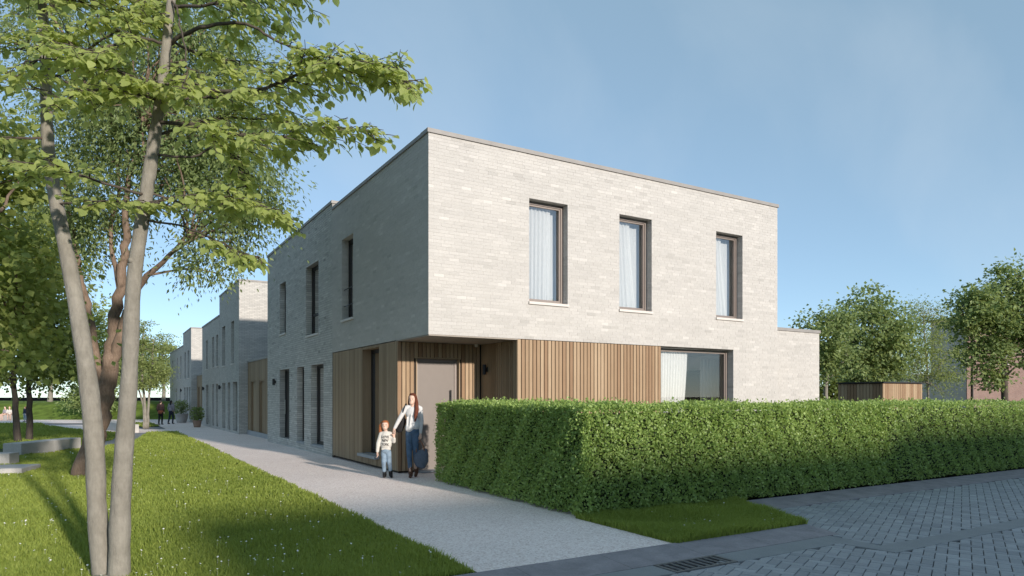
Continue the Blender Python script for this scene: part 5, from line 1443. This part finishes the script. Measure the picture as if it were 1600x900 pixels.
def face(F, parent, c, r, turn=0.0):
    """eyes, brows and mouth on the front of the head"""
    for sx in (-1, 1):
        ex = c[0] + sx * r[0] * 0.42 + turn; y = c[1] - r[1] * 0.90
        mb = MB(); add_ell(mb, F, (ex, y, c[2] - 0.004), (r[0] * 0.15, r[1] * 0.08, r[2] * 0.055), 10); mb.build("eye", M['hair_dark'], parent, True)
        mb = MB(); add_cap(mb, F, (ex - 0.014, y - 0.001, c[2] + 0.018), 0.0035, (ex + 0.014, y - 0.001, c[2] + 0.019), 0.0035); mb.build("eyebrow", M['hair_brown'], parent, True)
    mb = MB(); mc = (c[0] + turn, c[1] - r[1] * 0.86, c[2] - r[2] * 0.56); add_cap(mb, F, (mc[0] - 0.02, mc[1] + 0.004, mc[2] + 0.003), 0.005, (mc[0], mc[1] - 0.003, mc[2] - 0.003), 0.008); add_cap(mb, F, (mc[0], mc[1] - 0.003, mc[2] - 0.003), 0.008, (mc[0] + 0.02, mc[1] + 0.004, mc[2] + 0.003), 0.005); mb.build("mouth", M['lips'], parent, True)

# ---- woman in the doorway
o_ = W(645, 620, 13.56); F = Fig((o_.x, o_.y, 0.0))
wm = organic("person", F, [('e', (-0.012, 0.0, 1.555), (0.070, 0.088, 0.108)), ('e', (-0.020, -0.036, 1.492), (0.050, 0.052, 0.056)), ('e', (-0.024, -0.093, 1.532), (0.012, 0.016, 0.018)), ('e', (0.058, 0.01, 1.545), (0.012, 0.02, 0.03)),
    ('c', [((0.0, 0.02, 1.34), 0.052), ((-0.008, 0.005, 1.47), 0.046)]), ('e', (0, 0.01, 1.25), (0.13, 0.08, 0.15)), ('e', (0, 0, 1.0), (0.11, 0.08, 0.2)),
    ('c', [((-0.14, 0.0, 1.38), 0.045), ((-0.265, -0.01, 1.16), 0.038), ((-0.362, -0.04, 0.965), 0.026)]), ('c', [((0.14, 0.01, 1.37), 0.045), ((0.168, 0.03, 1.10), 0.038), ((0.150, 0.0, 0.865), 0.026)]),
    ('c', [((-0.065, 0, 0.88), 0.06), ((-0.06, -0.05, 0.47), 0.045), ((-0.045, -0.02, 0.13), 0.035)]), ('c', [((0.055, 0, 0.88), 0.06), ((0.05, 0.02, 0.48), 0.045), ((0.042, 0.11, 0.18), 0.035)])]
    + hand((-0.362, -0.04, 0.965), (-0.05, -0.1, -1), (0.5, -0.8, 0), 1.0, 1.0) + hand((0.150, 0.0, 0.865), (-0.02, -0.02, -1), (-0.3, -1, 0), 1.0, 1.3), M['skin'], None, 0.0075, 2)
tag(wm, "woman in white blouse and blue jeans carrying bags, holding a child's hand", "person")
face(F, wm, (-0.012, 0.0, 1.555), (0.070, 0.088, 0.108), -0.012)
organic("blouse", F, [('e', (0, 0.01, 1.28), (0.148, 0.092, 0.14)), ('e', (-0.005, 0.0, 1.10), (0.128, 0.098, 0.16)), ('e', (-0.045, -0.012, 0.975), (0.112, 0.106, 0.10), 16, 0.5), ('e', (0.045, 0.0, 1.03), (0.105, 0.108, 0.11)),
    ('c', [((-0.09, 0.01, 1.395), 0.048), ((-0.145, 0.0, 1.375), 0.050), ((-0.262, -0.012, 1.16), 0.044), ((-0.350, -0.036, 0.985), 0.034)]), ('c', [((0.09, 0.01, 1.395), 0.048), ((0.145, 0.01, 1.368), 0.050), ((0.168, 0.03, 1.11), 0.046), ((0.152, 0.004, 0.89), 0.034)]),
    ('c', [((-0.06, 0.02, 1.40), 0.045), ((0.06, 0.02, 1.40), 0.045)]), ('c', [((-0.02, -0.092, 1.25), 0.010), ((-0.05, -0.108, 0.96), 0.018)]), ('c', [((0.06, -0.078, 1.25), 0.010), ((0.02, -0.100, 1.0), 0.016)]), ('c', [((-0.10, -0.065, 1.2), 0.010), ((-0.11, -0.085, 0.95), 0.016)]), ('c', [((0.10, -0.05, 1.18), 0.010), ((0.08, -0.09, 0.98), 0.014)])], M['blouse'], wm, 0.009, 2)
organic("jeans", F, [('e', (-0.005, 0.0, 0.92), (0.138, 0.100, 0.13)), ('c', [((-0.070, 0, 0.86), 0.080), ((-0.066, -0.045, 0.50), 0.056), ((-0.05, -0.02, 0.20), 0.044)]), ('c', [((0.060, 0, 0.86), 0.080), ((0.052, 0.02, 0.50), 0.056), ((0.044, 0.105, 0.24), 0.044)])], M['jeans'], wm, 0.010, 2)
organic("boot", F, [('c', [((-0.046, -0.015, 0.20), 0.048), ((-0.042, 0.0, 0.07), 0.046)]), ('c', [((-0.042, 0.02, 0.045), 0.042), ((-0.036, -0.13, 0.032), 0.032)], 1.0), ('e', (-0.041, 0.03, 0.025), (0.032, 0.03, 0.025))], M['boot'], wm, 0.009, 2)
organic("boot", F, [('c', [((0.045, 0.115, 0.24), 0.048), ((0.05, 0.15, 0.11), 0.046)]), ('c', [((0.05, 0.165, 0.085), 0.042), ((0.052, 0.03, 0.034), 0.033)]), ('e', (0.05, 0.19, 0.06), (0.03, 0.03, 0.025))], M['boot'], wm, 0.009, 2)
organic("hair", F, [('e', (-0.002, 0.028, 1.588), (0.080, 0.092, 0.094)), ('e', (-0.004, -0.02, 1.648), (0.066, 0.066, 0.028)), ('c', [((0.062, -0.02, 1.60), 0.026), ((0.078, -0.02, 1.48), 0.036), ((0.086, -0.07, 1.34), 0.046), ((0.072, -0.115, 1.22), 0.036), ((0.062, -0.118, 1.12), 0.014)]),
    ('c', [((-0.070, 0.02, 1.60), 0.022), ((-0.076, 0.03, 1.48), 0.028), ((-0.068, 0.06, 1.36), 0.03)]), ('c', [((0, 0.08, 1.56), 0.06), ((0.01, 0.10, 1.40), 0.062), ((0.02, 0.10, 1.24), 0.03)])], M['hair_auburn'], wm, 0.009, 2)
# ---- shoulder bag and tote
sb = organic("shoulder_bag", F, [('e', (-0.235, 0.055, 1.05), (0.075, 0.05, 0.16), 16, 0.35), ('e', (-0.275, 0.06, 0.97), (0.085, 0.05, 0.09)), ('e', (-0.21, 0.05, 1.17), (0.05, 0.035, 0.09), 16, 0.35)], M['blackcloth'], None, 0.010, 2)
tag(sb, "black shoulder bag hanging under the woman's arm", "bag")
m = MB(); m.tube(smooth_path([F(-0.22, 0.00, 1.22), F(-0.165, -0.075, 1.36), F(-0.135, -0.03, 1.46), F(-0.14, 0.06, 1.42), F(-0.20, 0.10, 1.22)], 5), 0.011, 8); m.build("strap", M['blackcloth'], sb, True)
tt = organic("tote_bag", F, [('c', [((0.10, 0.02, 0.24), 0.045), ((0.20, 0.02, 0.22), 0.055)], 1.2), ('e', (0.155, 0.02, 0.36), (0.155, 0.085, 0.17), 18, -0.25), ('e', (0.21, 0.02, 0.44), (0.10, 0.06, 0.12)), ('c', [((0.08, 0.02, 0.50), 0.035), ((0.25, 0.02, 0.53), 0.04)], 1.0), ('e', (0.11, 0.02, 0.43), (0.10, 0.06, 0.11))], M['tote'], None, 0.011, 3)
tag(tt, "slouchy slate-blue tote bag with tan handles in the woman's hand", "bag")
for yy in (-0.035, 0.065):
    m = MB(); m.tube(smooth_path([F(0.07, yy, 0.50), F(0.085, yy * 0.7, 0.62), F(0.14, yy * 0.2, 0.725), F(0.20, yy * 0.7, 0.64), F(0.235, yy, 0.53)], 5), 0.010, 8); m.build("handle", M['tan'], tt, True)

# ---- child
CX = -0.512
def K(v): return (v[0] + CX, v[1], v[2])
def kc(lst): return [(K(p), r) for p, r in lst]
ch = organic("person", F, [('e', K((-0.038, 0.0, 1.035)), (0.068, 0.080, 0.092)), ('e', K((-0.034, -0.03, 0.985)), (0.050, 0.050, 0.048)), ('e', K((-0.034, -0.082, 1.018)), (0.010, 0.012, 0.013)),
    ('c', kc([((-0.025, 0.01, 0.88), 0.038), ((-0.034, 0.0, 0.96), 0.036)])), ('e', K((-0.02, 0, 0.78)), (0.095, 0.065, 0.13)), ('e', K((-0.02, 0, 0.58)), (0.085, 0.065, 0.12)),
    ('c', kc([((-0.115, 0, 0.865), 0.033), ((-0.172, -0.01, 0.67), 0.028), ((-0.185, -0.03, 0.50), 0.02)])), ('c', kc([((0.07, 0, 0.865), 0.033), ((0.135, -0.01, 0.71), 0.028), ((0.150, -0.045, 0.79), 0.021)])),
    ('c', kc([((-0.065, 0, 0.52), 0.045), ((-0.06, -0.01, 0.28), 0.034), ((-0.052, 0, 0.08), 0.026)])), ('c', kc([((0.03, 0, 0.52), 0.045), ((0.05, 0, 0.28), 0.034), ((0.068, 0.01, 0.09), 0.026)]))]
    + hand(K((-0.186, -0.032, 0.50)), (0.05, -0.1, -1), (0.4, -0.9, 0), 0.72, 0.5) + hand(K((0.150, -0.045, 0.79)), (0.0, -0.1, 1), (-0.6, -0.6, 0), 0.72, 1.0), M['skin'], None, 0.0065, 2)
tag(ch, "red-haired child in cream lettered jumper and washed jeans holding the woman's hand", "person")
face(F, ch, K((-0.038, 0.0, 1.035)), (0.068, 0.080, 0.092), 0.003)
jp = organic("jumper", F, [('e', K((-0.02, 0, 0.80)), (0.112, 0.082, 0.13)), ('e', K((-0.02, 0, 0.66)), (0.115, 0.090, 0.12)), ('c', kc([((-0.085, 0, 0.565), 0.032), ((0.045, 0, 0.565), 0.032)]), 2.2), ('c', kc([((-0.07, 0, 0.875), 0.042), ((-0.118, 0, 0.862), 0.045), ((-0.174, -0.01, 0.68), 0.041), ((-0.185, -0.028, 0.52), 0.033)])),
    ('c', kc([((0.035, 0, 0.875), 0.042), ((0.076, 0, 0.862), 0.045), ((0.137, -0.01, 0.715), 0.041), ((0.149, -0.04, 0.772), 0.033)]))], M['jumper'], ch, 0.010, 3)
organic("jeans", F, [('e', K((-0.02, 0, 0.53)), (0.098, 0.078, 0.07)), ('c', kc([((-0.066, 0, 0.50), 0.056), ((-0.062, -0.01, 0.28), 0.046), ((-0.055, 0, 0.13), 0.040)])), ('c', kc([((0.03, 0, 0.50), 0.056), ((0.05, 0, 0.28), 0.046), ((0.066, 0.01, 0.14), 0.040)]))], M['jeans_light'], ch, 0.010, 3)
organic("boot", F, [('c', kc([((-0.053, 0.01, 0.115), 0.040), ((-0.05, 0.01, 0.045), 0.040)])), ('c', kc([((-0.05, 0.01, 0.036), 0.034), ((-0.046, -0.085, 0.028), 0.028)]))], M['blackcloth'], ch, 0.008, 2)
organic("boot", F, [('c', kc([((0.068, 0.015, 0.125), 0.040), ((0.074, 0.01, 0.045), 0.040)])), ('c', kc([((0.076, 0.01, 0.036), 0.034), ((0.104, -0.075, 0.028), 0.028)]))], M['blackcloth'], ch, 0.008, 2)
organic("hair", F, [('e', K((-0.040, 0.024, 1.060)), (0.076, 0.080, 0.080)), ('e', K((-0.038, -0.015, 1.108)), (0.060, 0.062, 0.026)), ('c', kc([((-0.09, 0.04, 1.09), 0.034), ((-0.128, 0.045, 1.02), 0.044), ((-0.137, 0.03, 0.90), 0.036), ((-0.132, 0.02, 0.80), 0.014)])), ('c', kc([((-0.103, 0.0, 1.05), 0.014), ((-0.104, -0.005, 0.96), 0.010)])), ('c', kc([((0.030, 0.0, 1.06), 0.012), ((0.032, 0.0, 0.99), 0.008)]))], M['hair_red'], ch, 0.008, 2)
# lettering on the jumper
bv = BVHTree.FromPolygons([jp.data.vertices[i].co.copy() for i in range(len(jp.data.vertices))], [tuple(p.vertices) for p in jp.data.polygons])
for txt, zz, wd, sh in (("LOVE", 0.785, 0.152, 0.10), ("NEW", 0.712, 0.130, 0.18), ("YORK", 0.636, 0.150, 0.05)):
    cu = bpy.data.curves.new("lettering", 'FONT'); cu.body = txt; cu.align_x = 'CENTER'; cu.shear = sh; cu.offset = 0.028; cu.resolution_u = 3
    to = bpy.data.objects.new("tmp", cu); tcol.objects.link(to); with_scene.view_layers[0].update()
    me = bpy.data.meshes.new_from_object(to.evaluated_get(with_scene.view_layers[0].depsgraph)); tcol.objects.unlink(to); bpy.data.objects.remove(to)
    bm_ = bmesh.new(); bm_.from_mesh(me); bmesh.ops.subdivide_edges(bm_, edges=bm_.edges[:], cuts=1); bmesh.ops.triangulate(bm_, faces=bm_.faces[:])
    xs_ = [v.co.x for v in bm_.verts]; k = wd / (max(xs_) - min(xs_)); mid_x = (max(xs_) + min(xs_)) / 2
    ys_ = [v.co.y for v in bm_.verts]; kz = 0.052 / (max(ys_) - min(ys_))
    for v in bm_.verts:
        x = (v.co.x - mid_x) * k; z = v.co.y * kz + 0.004 * math.sin(v.co.x * 5)
        p = F(CX - 0.022 + x, -0.5, zz + z); hit = bv.ray_cast(p, F.f, 1.0)
        v.co = (hit[0] if hit[0] is not None else F(CX - 0.022 + x, -0.06, zz + z)) - F.f * 0.003
    me2 = bpy.data.meshes.new("lettering"); bm_.to_mesh(me2); bm_.free()
    link_mesh("lettering", me2, M['ink'], jp)

# ---- smaller figures further off
def walker(o, scale, turn, cloth, legs, hair, label, extra=None, stride=0.12, longhair=False):
    F = Fig(o, scale, turn)
    p = organic("person", F, [('e', (0, 0, 1.58), (0.072, 0.09, 0.11)), ('e', (0, -0.03, 1.52), (0.05, 0.055, 0.05)), ('c', [((0, 0.01, 1.38), 0.05), ((0, 0, 1.5), 0.046)]), ('e', (0, 0, 1.25), (0.16, 0.09, 0.18)), ('e', (0, 0, 1.0), (0.14, 0.09, 0.2)),
        ('c', [((-0.17, 0, 1.40), 0.045), ((-0.22, 0.03, 1.12), 0.037), ((-0.21, -0.06, 0.88), 0.028)]), ('c', [((0.17, 0, 1.40), 0.045), ((0.22, 0.03, 1.12), 0.037), ((0.21, -0.06, 0.88), 0.028)]),
        ('c', [((-0.08, 0, 0.9), 0.075), ((-0.08, -stride * 0.5, 0.48), 0.05), ((-0.075, -stride * 0.2, 0.08), 0.035), ((-0.075, -stride * 0.2 - 0.14, 0.035), 0.03)]), ('c', [((0.08, 0, 0.9), 0.075), ((0.075, stride * 0.3, 0.48), 0.05), ((0.07, stride, 0.10), 0.035), ((0.07, stride - 0.13, 0.035), 0.03)])]
        + hand((-0.21, -0.06, 0.88), (0, -0.2, -1), (0.3, -1, 0), 1.0, 0.5) + hand((0.21, -0.06, 0.88), (0, -0.2, -1), (-0.3, -1, 0), 1.0, 0.5), M['skin'], None, 0.010, 2)
    tag(p, label, "person")
    organic("top", F, [('e', (0, 0, 1.28), (0.185, 0.12, 0.17)), ('e', (0, 0, 1.05), (0.17, 0.12, 0.2)), ('c', [((-0.1, 0, 1.42), 0.05), ((-0.18, 0, 1.40), 0.06), ((-0.23, 0.03, 1.12), 0.055), ((-0.215, -0.05, 0.92), 0.042)]), ('c', [((0.1, 0, 1.42), 0.05), ((0.18, 0, 1.40), 0.06), ((0.23, 0.03, 1.12), 0.055), ((0.215, -0.05, 0.92), 0.042)])], cloth, p, 0.014, 2)
    organic("trousers", F, [('e', (0, 0, 0.9), (0.15, 0.11, 0.12)), ('c', [((-0.08, 0, 0.86), 0.088), ((-0.08, -stride * 0.5, 0.48), 0.066), ((-0.075, -stride * 0.2, 0.12), 0.05)]), ('c', [((0.08, 0, 0.86), 0.088), ((0.075, stride * 0.3, 0.48), 0.066), ((0.07, stride, 0.14), 0.05)])], legs, p, 0.014, 2)
    for sx, yy in ((-1, -stride * 0.2), (1, stride)):
        organic("shoe", F, [('c', [((sx * 0.073, yy + 0.02, 0.06), 0.045), ((sx * 0.073, yy - 0.16, 0.04), 0.036)])], M['blackcloth'], p, 0.012, 2)
    hp_ = [('e', (0, 0.03, 1.61), (0.082, 0.09, 0.095)), ('e', (0, 0.055, 1.55), (0.072, 0.055, 0.075))]
    if longhair: hp_.append(('c', [((0, 0.06, 1.6), 0.06), ((0, 0.09, 1.42), 0.06), ((0, 0.09, 1.32), 0.03)]))
    organic("hair", F, hp_, hair, p, 0.012, 2)
    face(F, p, (0, 0, 1.58), (0.072, 0.09, 0.11))
    if extra: extra(F, p)
    return p
def bag_belt(F, p): organic("wrapped_jumper", F, [('e', (0, 0, 0.92), (0.185, 0.14, 0.12)), ('e', (0.0, 0.10, 0.84), (0.15, 0.05, 0.10))], M['rust'], p, 0.014, 2)
a = W(251, 620, 43.7); b = W(267.5, 620, 45.1)
walker((a.x, a.y, gz(a.y)), 0.92, math.pi, M['jacket'], M['blackcloth'], M['hair_dark'], "man in dark jacket strolling away with a rust cloth round his hips", bag_belt)
walker((b.x, b.y, gz(b.y)), 0.92, math.pi + 0.2, M['lilac'], M['navy'], M['hair_dark'], "dark-haired woman in grey-lilac top strolling beside the man", None, 0.22, True)
c_ = W(39, 620, 50.6)
walker((c_.x, c_.y, gz(c_.y)), 0.66, 0.3, M['navy'], M['jeans_light'], M['hair_red'], "small child in navy vest standing on the far path", None, 0.08)
def sitter(o, turn, cloth, hair, label, scale=0.9):
    F = Fig(o, scale, turn)
    p = organic("person", F, [('e', (0, 0, 1.12), (0.075, 0.09, 0.11)), ('c', [((0, 0.03, 0.92), 0.05), ((0, 0.01, 1.03), 0.046)]), ('e', (0, 0.05, 0.75), (0.16, 0.10, 0.2)), ('e', (0, 0.06, 0.52), (0.16, 0.12, 0.1)),
        ('c', [((-0.17, 0.04, 0.92), 0.045), ((-0.22, 0.02, 0.66), 0.04), ((-0.12, -0.2, 0.58), 0.03)]), ('c', [((0.17, 0.04, 0.92), 0.045), ((0.22, 0.02, 0.66), 0.04), ((0.12, -0.2, 0.58), 0.03)]),
        ('c', [((-0.08, 0.02, 0.52), 0.075), ((-0.09, -0.40, 0.50), 0.055), ((-0.09, -0.42, 0.08), 0.04), ((-0.09, -0.55, 0.04), 0.03)]), ('c', [((0.08, 0.02, 0.52), 0.075), ((0.09, -0.40, 0.50), 0.055), ((0.09, -0.36, 0.08), 0.04), ((0.09, -0.50, 0.04), 0.03)])], M['skin'], None, 0.014, 2)
    tag(p, label, "person")
    organic("top", F, [('e', (0, 0.05, 0.76), (0.185, 0.13, 0.2)), ('e', (0, 0.06, 0.56), (0.18, 0.14, 0.1)), ('c', [((-0.17, 0.04, 0.92), 0.06), ((-0.22, 0.02, 0.66), 0.055)]), ('c', [((0.17, 0.04, 0.92), 0.06), ((0.22, 0.02, 0.66), 0.055)])], cloth, p, 0.016, 2)
    organic("hair", F, [('e', (0, 0.03, 1.15), (0.085, 0.092, 0.095))], hair, p, 0.014, 2)
a = W(8, 620, 54.3); sitter((a.x, a.y, gz(a.y)), 0.2, M['lilac'], M['hair_dark'], "dark-haired person in grey sitting on the far bench")
a = W(15, 620, 54.2); sitter((a.x, a.y, gz(a.y)), -0.5, M['jumper'], M['hair_red'], "red-haired person in pale clothes sitting on the far bench")
bpy.data.scenes.remove(with_scene)
